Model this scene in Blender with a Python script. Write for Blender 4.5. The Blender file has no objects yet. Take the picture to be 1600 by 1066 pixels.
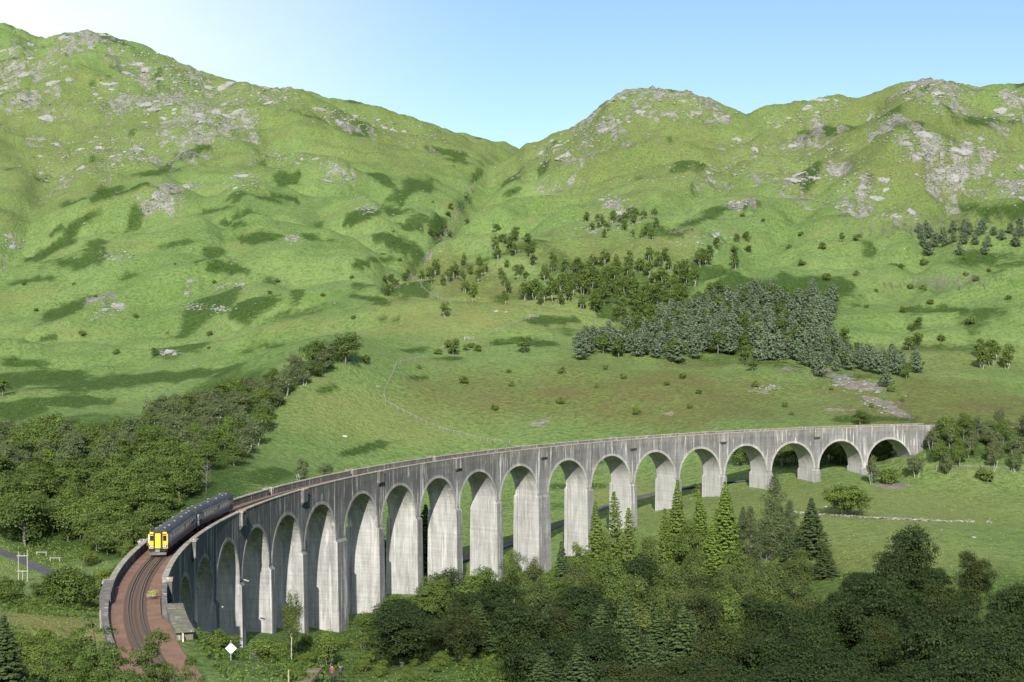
import bpy, math, random
import numpy as np
from math import sin, cos, pi, radians, sqrt, atan2
rng = np.random.default_rng(7)
random.seed(7)
SC = bpy.context.scene
COL = SC.collection

# ---------------------------------------------------------------- camera
CAMZ = 61.75
F, PITCH, ROLL = 2419.5, 0.0137, 0.0027          # focal length in pixels of a 1600 px wide picture
cam = bpy.data.cameras.new('camera')
cam.sensor_width = 36.0
cam.lens = F / 1600 * 36.0
cam.clip_start = 1.0
cam.clip_end = 20000
camo = bpy.data.objects.new('camera', cam)
COL.objects.link(camo)
camo.location = (0, 0, CAMZ)
camo.rotation_mode = 'XYZ'
from mathutils import Matrix, Vector
camo.matrix_world = Matrix.Translation((0, 0, CAMZ)) @ Matrix.Rotation(pi/2 - PITCH, 4, 'X') @ Matrix.Rotation(-ROLL, 4, 'Z')
SC.camera = camo

# ---------------------------------------------------------------- light
SUN_EL = radians(31)
SUN_TO = Vector((0.01, 1.0, 0)).normalized()      # the way the light travels over the ground
w = bpy.data.worlds.new('World')
SC.world = w
w.use_nodes = True
nt = w.node_tree
nt.nodes.clear()
wo = nt.nodes.new('ShaderNodeOutputWorld')
bg = nt.nodes.new('ShaderNodeBackground')
bg.inputs['Strength'].default_value = 0.075
sky = nt.nodes.new('ShaderNodeTexSky')
sky.sky_type = 'NISHITA'
sky.sun_disc = False
sky.sun_elevation = SUN_EL
sky.sun_rotation = atan2(-SUN_TO.x, -SUN_TO.y)
sky.altitude = 100
sky.air_density = 1.0
sky.dust_density = 0.0
sky.ozone_density = 3.5
# a veil of thin high cloud over the western half of the sky
tc = nt.nodes.new('ShaderNodeTexCoord')
mp = nt.nodes.new('ShaderNodeMapping'); mp.inputs['Scale'].default_value = (2.0, 2.0, 7.0)
mp.inputs['Rotation'].default_value = (0, 0.25, 0)
nz = nt.nodes.new('ShaderNodeTexNoise'); nz.inputs['Scale'].default_value = 1.6; nz.inputs['Detail'].default_value = 7
nz.inputs['Roughness'].default_value = 0.55
nt.links.new(tc.outputs['Generated'], mp.inputs['Vector']); nt.links.new(mp.outputs[0], nz.inputs['Vector'])
dot = nt.nodes.new('ShaderNodeVectorMath'); dot.operation = 'DOT_PRODUCT'
dot.inputs[1].default_value = (-0.9, 0.0, 0.25)
nt.links.new(tc.outputs['Generated'], dot.inputs[0])
mr = nt.nodes.new('ShaderNodeMapRange'); mr.interpolation_type = 'SMOOTHSTEP'
mr.inputs['From Min'].default_value = 0.02; mr.inputs['From Max'].default_value = 0.40
nt.links.new(dot.outputs['Value'], mr.inputs['Value'])
nr = nt.nodes.new('ShaderNodeMapRange'); nr.inputs['From Min'].default_value = 0.3; nr.inputs['From Max'].default_value = 0.75
nr.inputs['To Min'].default_value = 0.65; nr.inputs['To Max'].default_value = 1.0
nt.links.new(nz.outputs['Fac'], nr.inputs['Value'])
mu = nt.nodes.new('ShaderNodeMath'); mu.operation = 'MULTIPLY'
nt.links.new(mr.outputs[0], mu.inputs[0]); nt.links.new(nr.outputs[0], mu.inputs[1])
mx = nt.nodes.new('ShaderNodeMixRGB'); mx.inputs['Color2'].default_value = (9.0, 9.4, 9.8, 1)
nt.links.new(mu.outputs[0], mx.inputs['Fac']); nt.links.new(sky.outputs[0], mx.inputs['Color1'])
nt.links.new(mx.outputs[0], bg.inputs['Color']); nt.links.new(bg.outputs[0], wo.inputs['Surface'])

sl = bpy.data.lights.new('sun', 'SUN'); sl.energy = 4.2; sl.angle = radians(0.53); sl.color = (1.0, 0.94, 0.85)
so = bpy.data.objects.new('sun', sl); COL.objects.link(so)
sd = Vector((SUN_TO.x*cos(SUN_EL), SUN_TO.y*cos(SUN_EL), -sin(SUN_EL)))
so.rotation_euler = sd.to_track_quat('-Z', 'Y').to_euler(); so.location = (0, -200, 400)

SC.view_settings.view_transform = 'Standard'; SC.view_settings.look = 'None'
SC.view_settings.gamma = 1.0; SC.view_settings.use_curve_mapping = False
SC.view_settings.exposure = 0.89
SC.render.engine = 'CYCLES'
SC.cycles.max_bounces = 5; SC.cycles.diffuse_bounces = 3; SC.cycles.transmission_bounces = 3
SC.cycles.use_denoising = True

# ---------------------------------------------------------------- helpers
def project(x, y, z):
    c, s = cos(PITCH), sin(PITCH); z = z - CAMZ
    yy = y*c - z*s; zz = z*c + y*s
    u = F*x/yy; v = F*zz/yy
    return 800 + u*cos(ROLL) - v*sin(ROLL), 533 - (u*sin(ROLL) + v*cos(ROLL))
def ray(px, py):
    px = np.asarray(px, float); py = np.asarray(py, float)
    a = px - 800; b = 533 - py
    u = a*cos(ROLL) + b*sin(ROLL); v = -a*sin(ROLL) + b*cos(ROLL)
    X, Y, Z = u/F, np.ones_like(u), v/F
    return X, Y*cos(PITCH) + Z*sin(PITCH), Z*cos(PITCH) - Y*sin(PITCH)
def unproj(px, py, d):
    X, Y, Z = ray(px, py)
    return X*d, Y*d, CAMZ + Z*d

def mesh_np(name, V, faces, mats=(), midx=None, smooth=False, attrs=None):
    """faces: int array (n,4) or (n,3)"""
    V = np.asarray(V, np.float32); Fc = np.asarray(faces, np.int32)
    me = bpy.data.meshes.new(name)
    n, k = Fc.shape
    me.vertices.add(len(V)); me.vertices.foreach_set('co', V.ravel())
    me.loops.add(n*k); me.loops.foreach_set('vertex_index', Fc.ravel())
    me.polygons.add(n)
    me.polygons.foreach_set('loop_start', np.arange(0, n*k, k, dtype=np.int32))
    me.polygons.foreach_set('loop_total', np.full(n, k, np.int32))
    if midx is not None: me.polygons.foreach_set('material_index', np.asarray(midx, np.int32))
    me.polygons.foreach_set('use_smooth', np.full(n, smooth, bool))
    for m in mats: me.materials.append(m)
    if attrs:
        for an, arr in attrs.items():
            at = me.color_attributes.new(an, 'FLOAT_COLOR', 'POINT')
            at.data.foreach_set('color', np.asarray(arr, np.float32).ravel())
    me.update(calc_edges=True)
    return me
def link(name, me, parent=None, loc=None):
    o = bpy.data.objects.new(name, me); COL.objects.link(o)
    if parent is not None: o.parent = parent
    if loc is not None: o.location = loc
    return o
def tag(o, label=None, cat=None, group=None, kind=None):
    if label: o['label'] = label
    if cat: o['category'] = cat
    if group: o['group'] = group
    if kind: o['kind'] = kind
    return o
def empty(name, loc=(0, 0, 0), rz=0.0):
    o = bpy.data.objects.new(name, None); COL.objects.link(o)
    o.location = loc; o.rotation_euler = (0, 0, rz); o.empty_display_size = 0.5
    return o

class MB:
    """collects simple solids of one part into one mesh"""
    def __init__(s): s.v = []; s.f = []; s.m = []
    def add(s, vs, fs, m=0):
        b = len(s.v); s.v += [tuple(v) for v in vs]
        for f in fs: s.f.append(tuple(i + b for i in f)); s.m.append(m)
        return s
    def hexa(s, p, m=0):          # 8 points: bottom loop 0-3, top loop 4-7 (anticlockwise seen from above)
        return s.add(p, [(3, 2, 1, 0), (4, 5, 6, 7), (0, 1, 5, 4), (1, 2, 6, 5), (2, 3, 7, 6), (3, 0, 4, 7)], m)
    def box(s, x0, x1, y0, y1, z0, z1, m=0):
        return s.hexa([(x0, y0, z0), (x1, y0, z0), (x1, y1, z0), (x0, y1, z0), (x0, y0, z1), (x1, y0, z1), (x1, y1, z1), (x0, y1, z1)], m)
    def tube(s, pts, rad, n=6, m=0, cap=True):
        pts = [Vector(p) for p in pts]; b = len(s.v)
        for i, p in enumerate(pts):
            d = (pts[min(i+1, len(pts)-1)] - pts[max(i-1, 0)]).normalized()
            a = d.orthogonal().normalized() if abs(d.z) < .99 else Vector((1, 0, 0))
            if i and False: pass
            c = d.cross(a); r = rad[i] if hasattr(rad, '__len__') else rad
            for k in range(n):
                t = 2*pi*k/n; s.v.append(tuple(p + a*(r*cos(t)) + c*(r*sin(t))))
        for i in range(len(pts)-1):
            for k in range(n):
                s.f.append((b+i*n+k, b+i*n+(k+1) % n, b+(i+1)*n+(k+1) % n, b+(i+1)*n+k)); s.m.append(m)
        if cap:
            s.f.append(tuple(b+k for k in reversed(range(n)))); s.m.append(m)
            s.f.append(tuple(b+(len(pts)-1)*n+k for k in range(n))); s.m.append(m)
        return s
    def build(s, name, mats, parent=None, smooth=False, loc=None, bevel=0):
        me = bpy.data.meshes.new(name); me.from_pydata(s.v, [], s.f)
        if not isinstance(mats, (list, tuple)): mats = [mats]
        for m in mats: me.materials.append(m)
        me.polygons.foreach_set('material_index', s.m)
        if smooth: me.polygons.foreach_set('use_smooth', [True]*len(s.f))
        me.update()
        o = link(name, me, parent, loc)
        if bevel:
            bv = o.modifiers.new('bevel', 'BEVEL'); bv.width = bevel; bv.segments = 1
        return o
def copy_tree(o, parent=None):
    c = o.copy(); COL.objects.link(c)
    if parent is not None: c.parent = parent
    for ch in o.children: copy_tree(ch, c)
    return c

# value noise in numpy
_tab = rng.random((512, 512)).astype(np.float32)
def vnoise(x, y):
    xi = np.floor(x).astype(np.int64); yi = np.floor(y).astype(np.int64)
    fx = (x - xi); fy = (y - yi)
    fx = fx*fx*fx*(fx*(fx*6-15)+10); fy = fy*fy*fy*(fy*(fy*6-15)+10)
    a = _tab[xi & 511, yi & 511]; b = _tab[(xi+1) & 511, yi & 511]
    c = _tab[xi & 511, (yi+1) & 511]; d = _tab[(xi+1) & 511, (yi+1) & 511]
    return (a*(1-fx)+b*fx)*(1-fy) + (c*(1-fx)+d*fx)*fy - 0.5
def fbm(x, y, wl, octs=4, gain=0.5):
    s = 0; a = 1.0; t = 0
    for o in range(octs):
        ca, sa = cos(0.7*o+.3), sin(0.7*o+.3)
        s = s + a*vnoise((x*ca-y*sa)/wl + 17.3*o, (x*sa+y*ca)/wl + 5.1*o); t += a
        a *= gain; wl *= 0.5
    return s/t*2
def sstep(a, b, x):
    t = np.clip((x-a)/(b-a), 0, 1); return t*t*(3-2*t)

# ---------------------------------------------------------------- node material helpers
class NM:
    def __init__(s, name):
        s.mat = bpy.data.materials.new(name); s.mat.use_nodes = True
        s.t = s.mat.node_tree; s.t.nodes.clear()
        s.out = s.n('ShaderNodeOutputMaterial')
    def n(s, typ, **kw):
        nd = s.t.nodes.new(typ)
        for k, v in kw.items(): setattr(nd, k, v)
        return nd
    def l(s, a, b): s.t.links.new(a, b)
    def val(s, sock, v):
        if hasattr(v, 'node'): s.l(v, sock)
        else: sock.default_value = v
    def coord(s, kind='Object', scale=(1, 1, 1)):
        t = s.n('ShaderNodeTexCoord'); m = s.n('ShaderNodeMapping'); m.inputs['Scale'].default_value = scale
        s.l(t.outputs[kind], m.inputs['Vector']); return m.outputs[0]
    def pos(s, scale=(1, 1, 1)):
        t = s.n('ShaderNodeNewGeometry'); m = s.n('ShaderNodeMapping'); m.inputs['Scale'].default_value = scale
        s.l(t.outputs['Position'], m.inputs['Vector']); return m.outputs[0]
    def noise(s, vec, scale, detail=4, rough=0.55, dist=0.0):
        n = s.n('ShaderNodeTexNoise'); s.l(vec, n.inputs['Vector'])
        n.inputs['Scale'].default_value = scale; n.inputs['Detail'].default_value = detail
        n.inputs['Roughness'].default_value = rough; n.inputs['Distortion'].default_value = dist
        return n.outputs['Fac']
    def ramp(s, fac, lo, hi, a=0.0, b=1.0):
        m = s.n('ShaderNodeMapRange'); s.l(fac, m.inputs['Value'])
        m.inputs['From Min'].default_value = lo; m.inputs['From Max'].default_value = hi
        m.inputs['To Min'].default_value = a; m.inputs['To Max'].default_value = b
        return m.outputs[0]
    def math(s, op, a, b=0.0):
        m = s.n('ShaderNodeMath', operation=op); s.val(m.inputs[0], a); s.val(m.inputs[1], b); return m.outputs[0]
    def mix(s, fac, a, b, mode='MIX'):
        m = s.n('ShaderNodeMixRGB', blend_type=mode); s.val(m.inputs['Fac'], fac)
        for k, v in (('Color1', a), ('Color2', b)):
            if hasattr(v, 'node'): s.l(v, m.inputs[k])
            else: m.inputs[k].default_value = (*v, 1) if len(v) == 3 else v
        return m.outputs[0]
    def attr(s, name):
        a = s.n('ShaderNodeAttribute', attribute_name=name); return a
    def bump(s, h, strength=0.5, dist=0.1):
        b = s.n('ShaderNodeBump'); s.l(h, b.inputs['Height'])
        b.inputs['Strength'].default_value = strength; b.inputs['Distance'].default_value = dist
        return b.outputs[0]
    def bsdf(s, color, rough=0.8, normal=None, metal=0.0, spec=0.3):
        p = s.n('ShaderNodeBsdfPrincipled')
        if hasattr(color, 'node'): s.l(color, p.inputs['Base Color'])
        else: p.inputs['Base Color'].default_value = (*color, 1)
        s.val(p.inputs['Roughness'], rough); p.inputs['Metallic'].default_value = metal
        p.inputs['Specular IOR Level'].default_value = spec
        if normal is not None: s.l(normal, p.inputs['Normal'])
        s.l(p.outputs[0], s.out.inputs['Surface'])
        return p
def simple(name, col, rough=0.7, var=0.25, scale=1.5, metal=0.0, spec=0.3, bump=0.0, kind='Object'):
    m = NM(name); c = m.coord(kind); f = m.noise(c, scale, 5)
    lo = tuple(max(0, x*(1-var)) for x in col); hi = tuple(x*(1+var) for x in col)
    k = m.mix(m.ramp(f, .3, .7), lo, hi)
    nb = m.bump(m.noise(c, scale*6, 4), bump, 0.05) if bump else None
    m.bsdf(k, rough, nb, metal, spec); return m.mat

# ---------------------------------------------------------------- viaduct layout (plan: an arc about CX, CY)
CX, CY = 192.135, 233.39
ZT = 30.0                                          # top of the parapets
R0, R1 = 238.6, 245.6                              # the two faces
RT = (R0+R1)/2
TH0, PA, EA = -1.6477, 0.07124, 0.01048
ZB = ZT-1.2                                        # ballast
ZCROWN = ZT-3.88; SPAN = 7.62; ZSPR = ZCROWN-SPAN
def th_i(i):                                       # angle of arch number i (0 = first one seen at the left)
    a = TH0 + PA*i
    if i > 5.25: a += EA*(1.0 if i > 5.75 else (i-5.25)/.5)
    if i > 10.25: a += EA*(1.0 if i > 10.75 else (i-10.25)/.5)
    return a
def A(th, R, z): return (CX+R*sin(th), CY+R*cos(th), z)
TH_L = th_i(-2.5); TH_R = th_i(18.5)

# ---------------------------------------------------------------- terrain
ctrl = []   # world points
def P(px, py, d): ctrl.append(tuple(float(v) for v in unproj(px, py, d)))
def Wp(*a): ctrl.append(a)
# the hillside the camera stands on
for p in [(0, 42, 46), (-20, 42, 47), (20, 42, 45), (0, 80, 38), (-25, 75, 41), (30, 75, 35), (-14, 112, 29.5), (10, 115, 27.5), (40, 110, 24),
          (0, 150, 23), (30, 160, 15), (62, 160, 13), (-24, 158, 26.5), (-36, 112, 34), (-45, 150, 31), (-34, 185, 18), (-20, 190, 13),
          (10, 200, 9), (50, 205, 8), (80, 200, 9), (-62, 180, 25), (-66, 222, 17),
          (40, 240, 4), (90, 240, 6), (60, 300, 2), (105, 300, 8), (20, 300, 0),
          (-45.3, 257.4, 7.4), (-34, 309, -0.5), (-20.6, 341, 1.5), (12, 390, -1), (31.8, 410, 6), (45, 421, 10.7), (58.5, 431, 12.5),
          (73, 440, 13.4), (88, 448, 14.4), (104, 455.7, 16), (-46, 213, 13), (135, 467, 23), (-52, 240, 10), (-60, 262, 9)]: Wp(*p)
for p in [(480, 1060, 242), (600, 1060, 240), (800, 1050, 246), (420, 1000, 262), (700, 1000, 262),
          (1400, 880, 328), (1580, 840, 360), (1590, 910, 312), (1500, 815, 378), (1300, 790, 394), (1500, 760, 440), (1590, 740, 470), (1420, 745, 455),
          (1750, 800, 400), (1750, 700, 500),
          (760, 830, 438), (870, 822, 438), (1000, 790, 447), (1090, 764, 462), (960, 745, 500), (900, 720, 520), (700, 700, 540), (1150, 662, 522), (1400, 650, 545), (1590, 650, 550),
          (30, 870, 384), (100, 862, 395), (300, 775, 420), (400, 740, 450), (0, 905, 352), (100, 900, 350), (60, 960, 250), (20, 1000, 215), (0, 1050, 190), (100, 1040, 172),
          (100, 760, 430), (0, 700, 520), (200, 660, 560), (0, 640, 620), (300, 640, 590), (540, 565, 585), (480, 600, 560), (420, 680, 520), (500, 640, 545), (560, 690, 535), (620, 568, 625), (620, 548, 690),
          (800, 562, 650), (1000, 565, 640), (1200, 580, 622), (1400, 608, 602), (1590, 622, 610), (800, 640, 580), (1000, 630, 572), (1200, 630, 580), (1750, 640, 600),
          (100, 600, 680), (300, 580, 720), (0, 560, 800), (300, 520, 850), (500, 500, 850), (150, 450, 950), (400, 440, 950), (560, 430, 960), (650, 470, 840), (720, 500, 765), (850, 505, 735), (640, 530, 720),
          (0, 400, 1050), (200, 350, 1130), (400, 340, 1150), (600, 330, 1180), (0, 300, 1250), (200, 250, 1350), (400, 240, 1400), (600, 250, 1430), (720, 300, 1300), (645, 410, 980), (735, 293, 1330), (775, 255, 1650),
          (0, 200, 1500), (100, 150, 1600), (0, 100, 1950), (60, 70, 1900), (0, 38, 2200), (40, 50, 2150), (130, 47, 1900), (215, 68, 1850), (300, 106, 1800), (400, 135, 1750), (460, 139, 1720), (550, 160, 1720), (650, 186, 1750), (760, 219, 1850), (800, 226, 1950), (840, 230, 1800),
          (870, 205, 1600), (905, 183, 1500), (960, 143, 1450), (1010, 136, 1450), (1080, 148, 1450), (1130, 162, 1480), (1165, 179, 1480), (1230, 160, 1400), (1310, 147, 1350), (1345, 153, 1330), (1400, 131, 1260), (1460, 122, 1220), (1530, 136, 1250), (1600, 129, 1300), (1700, 120, 1300),
          (790, 330, 1180), (900, 300, 1150), (1000, 300, 1100), (1000, 220, 1280), (1200, 300, 1050), (1200, 220, 1220), (1400, 300, 1000), (1400, 200, 1120), (1580, 300, 1000), (1580, 210, 1110), (850, 400, 950), (1000, 400, 890), (1200, 400, 850), (1400, 400, 830), (1590, 400, 820),
          (750, 430, 900), (900, 470, 800), (1100, 480, 760), (1300, 480, 740), (1500, 480, 740), (1200, 540, 690), (1400, 540, 690), (1590, 540, 690), (1000, 535, 700)]: P(*p)
# beyond the ridges the land falls away out of sight
for px, py, d in [(-150, 110, 2700), (60, 110, 2700), (300, 170, 2400), (500, 210, 2300), (700, 245, 2350), (820, 262, 2500), (950, 210, 2000), (1080, 210, 2000), (1200, 225, 1900), (1350, 215, 1800), (1500, 200, 1750), (1700, 195, 1800),
                  (100, 330, 5000), (800, 350, 5000), (1500, 330, 5000)]: P(px, py, d)
for px, py, d in [(-150, 60, 2200), (-150, 200, 1500), (-150, 400, 1050), (-150, 560, 760), (-150, 700, 520), (-150, 900, 352), (1750, 480, 740), (1750, 300, 1000), (1750, 220, 1110)]: P(px, py, d)
ctrl = np.array(ctrl)
def uv(x, y):
    az = np.arctan2(x, y); r = np.sqrt(x*x+y*y)
    az = np.clip(az, -0.42, 0.42)
    return az*7.0, np.log(np.maximum(r, 1))*3.0
cu, cv = uv(ctrl[:, 0], ctrl[:, 1]); ct = (ctrl[:, 2]-CAMZ)/np.hypot(ctrl[:, 0], ctrl[:, 1])
def tps(r2): return r2*np.log(r2+1e-9)*0.5
N = len(ctrl)
D2 = (cu[:, None]-cu)**2+(cv[:, None]-cv)**2
M = np.zeros((N+3, N+3)); M[:N, :N] = tps(D2)+np.eye(N)*0.004
M[:N, N] = 1; M[:N, N+1] = cu; M[:N, N+2] = cv; M[N:, :N] = M[:N, N:].T
wts = np.linalg.solve(M, np.concatenate([ct, np.zeros(3)]))
def rbf(x, y):
    sh = x.shape; x = x.ravel(); y = y.ravel(); u, v = uv(x, y); out = np.empty(len(u))
    for a in range(0, len(u), 40000):
        b = slice(a, a+40000)
        d2 = ((u[b, None]-cu)**2+(v[b, None]-cv)**2).astype(np.float32)
        out[b] = tps(d2)@wts[:N].astype(np.float32) + wts[N]+wts[N+1]*u[b]+wts[N+2]*v[b]
    return (CAMZ + out*np.sqrt(x*x+y*y)).reshape(sh)

NF = 640
azs = np.concatenate([-np.geomspace(pi, 0.36, 40)[:-1], np.linspace(-0.355, 0.355, NF), np.geomspace(0.36, pi, 40)[1:]])
rs = np.concatenate([np.geomspace(24, 2500, 860), np.geomspace(2650, 4200, 8)])
AZ, RR = np.meshgrid(azs, rs)                    # rows = distance
GX = RR*np.sin(AZ); GY = RR*np.cos(AZ)
GZ = rbf(GX, GY)
# behind and beside the camera its own hillside goes on
side = sstep(0.5, 1.3, np.abs(AZ))
GZ = GZ*(1-side*sstep(400, 60, RR)) + (52+0.05*RR)*side*sstep(400, 60, RR)
GPX, GPY = project(GX, np.maximum(GY, 20), GZ)

def ell(px, py, items, warp=0.45, soft=0.35):
    """soft union of ellipses (px, py, rx, ry, angle, strength) with ragged edges"""
    out = np.zeros_like(px)
    for it in items:
        x0, y0, rx, ry = it[:4]; an = radians(it[4]) if len(it) > 4 else 0.0; st = it[5] if len(it) > 5 else 1.0
        b = (np.abs(px-x0) < 1.7*(rx+ry)) & (np.abs(py-y0) < 1.7*(rx+ry))
        if not b.any(): continue
        dx = px[b]-x0; dy = py[b]-y0
        a = (dx*cos(an)-dy*sin(an))/rx; c = (dx*sin(an)+dy*cos(an))/ry
        q = np.sqrt(a*a+c*c) + warp*WN[b]
        out[b] = np.maximum(out[b], st*sstep(1+soft, 1-soft, q))
    return out
WN = fbm(GX, GY*0.6, 22, 4, .6)*1.3

ROCKZ = [(300, 185, 130, 45, 20, .8), (50, 130, 60, 70, 30, .9), (220, 140, 100, 34, 15, .9), (130, 55, 60, 16, -10, 1), (350, 185, 50, 24, 10, .9), (250, 317, 34, 15), (300, 290, 18, 5), (530, 283, 26, 10), (575, 326, 16, 6), (450, 250, 60, 12, -8, .7),
         (550, 185, 70, 12, -14, .9), (430, 150, 40, 14, -8, .9), (265, 551, 20, 6), (165, 488, 28, 9, 20, .8), (305, 480, 18, 5), (345, 482, 12, 5), (365, 447, 20, 5), (100, 250, 60, 30, 25, .6), (180, 240, 50, 26, 25, .7), (640, 210, 60, 10, -14, .7),
         (455, 372, 12, 5), (180, 400, 22, 6), (20, 380, 20, 14), (380, 285, 40, 14, 0, .5), (230, 105, 70, 16, -25, .9), (300, 130, 90, 18, -20, .8),
         (960, 178, 70, 24, 15, .95), (900, 218, 55, 20, 25, .8), (1010, 142, 36, 9), (1100, 165, 45, 18, -20, .8), (1060, 150, 30, 10), (1470, 150, 60, 26), (1450, 130, 40, 12), (1380, 186, 30, 13), (1410, 216, 42, 13), (1310, 236, 28, 11),
         (1455, 240, 60, 14), (1520, 225, 34, 14), (1545, 240, 30, 12), (1590, 285, 45, 30), (1475, 272, 44, 13), (1340, 292, 50, 24), (1150, 262, 75, 14, 6, .85), (1245, 276, 60, 15, 8, .85), (1575, 182, 30, 10), (1290, 167, 40, 13), (1585, 150, 30, 10),
         (960, 312, 20, 6), (945, 350, 55, 16, 12, .7), (1100, 375, 45, 9, 10, .9), (1152, 320, 22, 6), (1310, 318, 30, 6), (1400, 335, 30, 8), (1340, 604, 46, 9, -5), (1372, 636, 30, 7, -18), (1200, 605, 22, 4), (860, 250, 60, 20, 25, .6), (1240, 190, 50, 12, 0, .6), (1180, 225, 60, 12, 0, .5)]
ROCK = ell(GPX, GPY, ROCKZ, .9, .5)
amp = sstep(420, 1150, RR)
RX = GX*.8+GY*.6; RY = -GX*.6+GY*.8                # folds that run down across the slopes
NZ = 24*amp*fbm(GX, GY*0.6, 190, 3) + 20*sstep(560, 800, RR)*fbm(GX*.45+77, GY*1.1, 62, 3) + 24*amp*(0.35-np.abs(fbm(RX*.35+40, RY, 75, 3)))*sstep(1500, 900, RR) + (0.9+9.0*amp)*fbm(GX*.8, GY*0.9, 60, 3) + (0.3+2.0*amp)*fbm(GX, GY, 17, 4, .6)
def pdist(px, py, pts):
    out = np.full(px.shape, 1e9)
    for (ax, ay), (bx_, by_) in zip(pts[:-1], pts[1:]):
        t = np.clip(((px-ax)*(bx_-ax)+(py-ay)*(by_-ay))/((bx_-ax)**2+(by_-ay)**2), 0, 1); out = np.minimum(out, np.hypot(px-ax-t*(bx_-ax), py-ay-t*(by_-ay)))
    return out
GUL = pdist(GPX, GPY, [(800, 240), (765, 262), (738, 288), (728, 312), (705, 340), (692, 362), (668, 395), (655, 420), (640, 432), (615, 452), (606, 470)])
NZ -= (16*np.exp(-(GUL/16)**2)+9*np.exp(-(GUL/45)**2))*sstep(780, 950, RR)*sstep(2300, 1700, RR)
for pts, dep in (([(1310, 240), (1270, 280), (1240, 330), (1180, 380)], 9), ([(1165, 185), (1120, 260), (1060, 320)], 8), ([(560, 250), (600, 320), (650, 380)], 7), ([(420, 200), (470, 300), (520, 360), (600, 420)], 8), ([(250, 230), (330, 330), (360, 420)], 8), ([(120, 200), (60, 300), (20, 380)], 9), ([(1480, 300), (1430, 380), (1400, 450)], 7), ([(950, 220), (880, 290), (820, 350)], 7)):
    NZ -= dep*np.exp(-(pdist(GPX, GPY+14*WN, pts)/24)**2)*sstep(700, 900, RR)
hillside = sstep(640, 900, RR)
crag = np.abs(fbm(GX+31, GY*0.8, 34, 4, .6))
NZ += ROCK*hillside*(7.0*(0.45-crag) + 3.2*fbm(GX, GY, 12, 3, .65)) + 1.1*hillside*sstep(300, 220, GPY)*fbm(GX, GY, 9, 3, .7)
NZ *= sstep(60, 170, RR)
# pull the roughness down close to the line so that the levels measured there stay
trk = np.abs(np.hypot(GX-CX, GY-CY)-RT); TT = np.arctan2(GX-CX, GY-CY)
NZ *= 0.35+0.65*sstep(4, 30, trk)
GZ = GZ+NZ
# railway: embankments and cuttings beyond both ends of the viaduct
SKY = [(0, 37), (30, 42), (58, 60), (75, 57), (100, 52), (130, 47), (155, 50), (185, 60), (215, 66), (240, 78), (270, 92), (300, 105), (340, 120), (375, 127), (405, 134), (440, 138), (470, 137), (500, 150), (540, 156), (580, 163), (620, 176), (660, 188), (700, 203), (740, 212), (780, 223), (805, 225), (822, 229), (835, 225), (860, 209), (885, 202), (910, 190), (935, 167), (960, 148), (985, 139), (1010, 136), (1040, 139), (1070, 142), (1100, 150), (1130, 163), (1165, 178), (1200, 164), (1240, 160), (1280, 153), (1310, 147), (1340, 154), (1365, 146), (1390, 134), (1420, 127), (1455, 122), (1490, 127), (1510, 134), (1550, 133), (1600, 129)]
for _it in range(3):                              # settle the ridge lines at their measured heights, leaving their small roughness
    gx_, gy_ = project(GX, np.maximum(GY, 20), GZ)
    top_ = np.where((RR > 500) & (RR < 3000) & (np.abs(AZ) < .45), gy_, 1e5); kmin = np.argmin(top_, axis=0); cur = top_[kmin, np.arange(len(azs))]; upx = gx_[kmin, np.arange(len(azs))]
    want = np.interp(upx, [q[0] for q in SKY], [q[1] for q in SKY]); dp = np.where(np.abs(azs) < .40, cur-want, 0.0); dp = np.convolve(np.pad(dp, 14, 'edge'), np.hanning(31)[1:-1]/np.hanning(31)[1:-1].sum(), 'valid'); dp *= np.abs(azs) < .40
    rid = RR[kmin, 0]; rid = np.where(np.abs(azs) < .45, rid, 1500.); rid = np.convolve(np.pad(rid, 60, 'edge'), np.hanning(123)[1:-1]/np.hanning(123)[1:-1].sum(), 'valid')
    GZ = GZ + dp[None, :]/F*RR*np.clip((RR-rid[None, :]*.5)/(rid[None, :]*.42), 0, 1)**1.3
onl = (TT < TH_L+0.30) & (TT > -2.6); onr = (TT > TH_R-0.30) & (TT < 0.9)
for m, en in ((onl, np.maximum(0, TT-(TH_L-.02))*RT), (onr, np.maximum(0, TH_R+.05-TT)*RT)):
    lo = ZB-0.12-np.hypot(np.maximum(0, trk-5.3), en)/1.55; hi = np.where(en > 0, 1e4, ZB-0.12+np.maximum(0, trk-5.6)/1.1)
    GZ = np.where(m, np.minimum(np.maximum(GZ, lo), hi), GZ)
und = (TT >= TH_L-0.005) & (TT <= TH_R+0.03) & (trk < 14)
GZ = np.where(und, np.minimum(GZ, ZB-1.5), GZ)
lz = np.log(rs)
def zt(x, y): return samp(GZ, x, y)
def samp(G_, x, y):
    x = np.asarray(x, float); y = np.asarray(y, float)
    az = np.arctan2(x, y); lr = np.log(np.maximum(np.hypot(x, y), 25))
    fi = np.interp(lr, lz, np.arange(len(rs))); fj = np.interp(az, azs, np.arange(len(azs)))
    i = np.minimum(fi.astype(int), len(rs)-2); j = np.minimum(fj.astype(int), len(azs)-2); a = fi-i; b = fj-j
    return (G_[i, j]*(1-a)+G_[i+1, j]*a)*(1-b) + (G_[i, j+1]*(1-a)+G_[i+1, j+1]*a)*b
DS = np.geomspace(70, 2500, 900)
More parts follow.
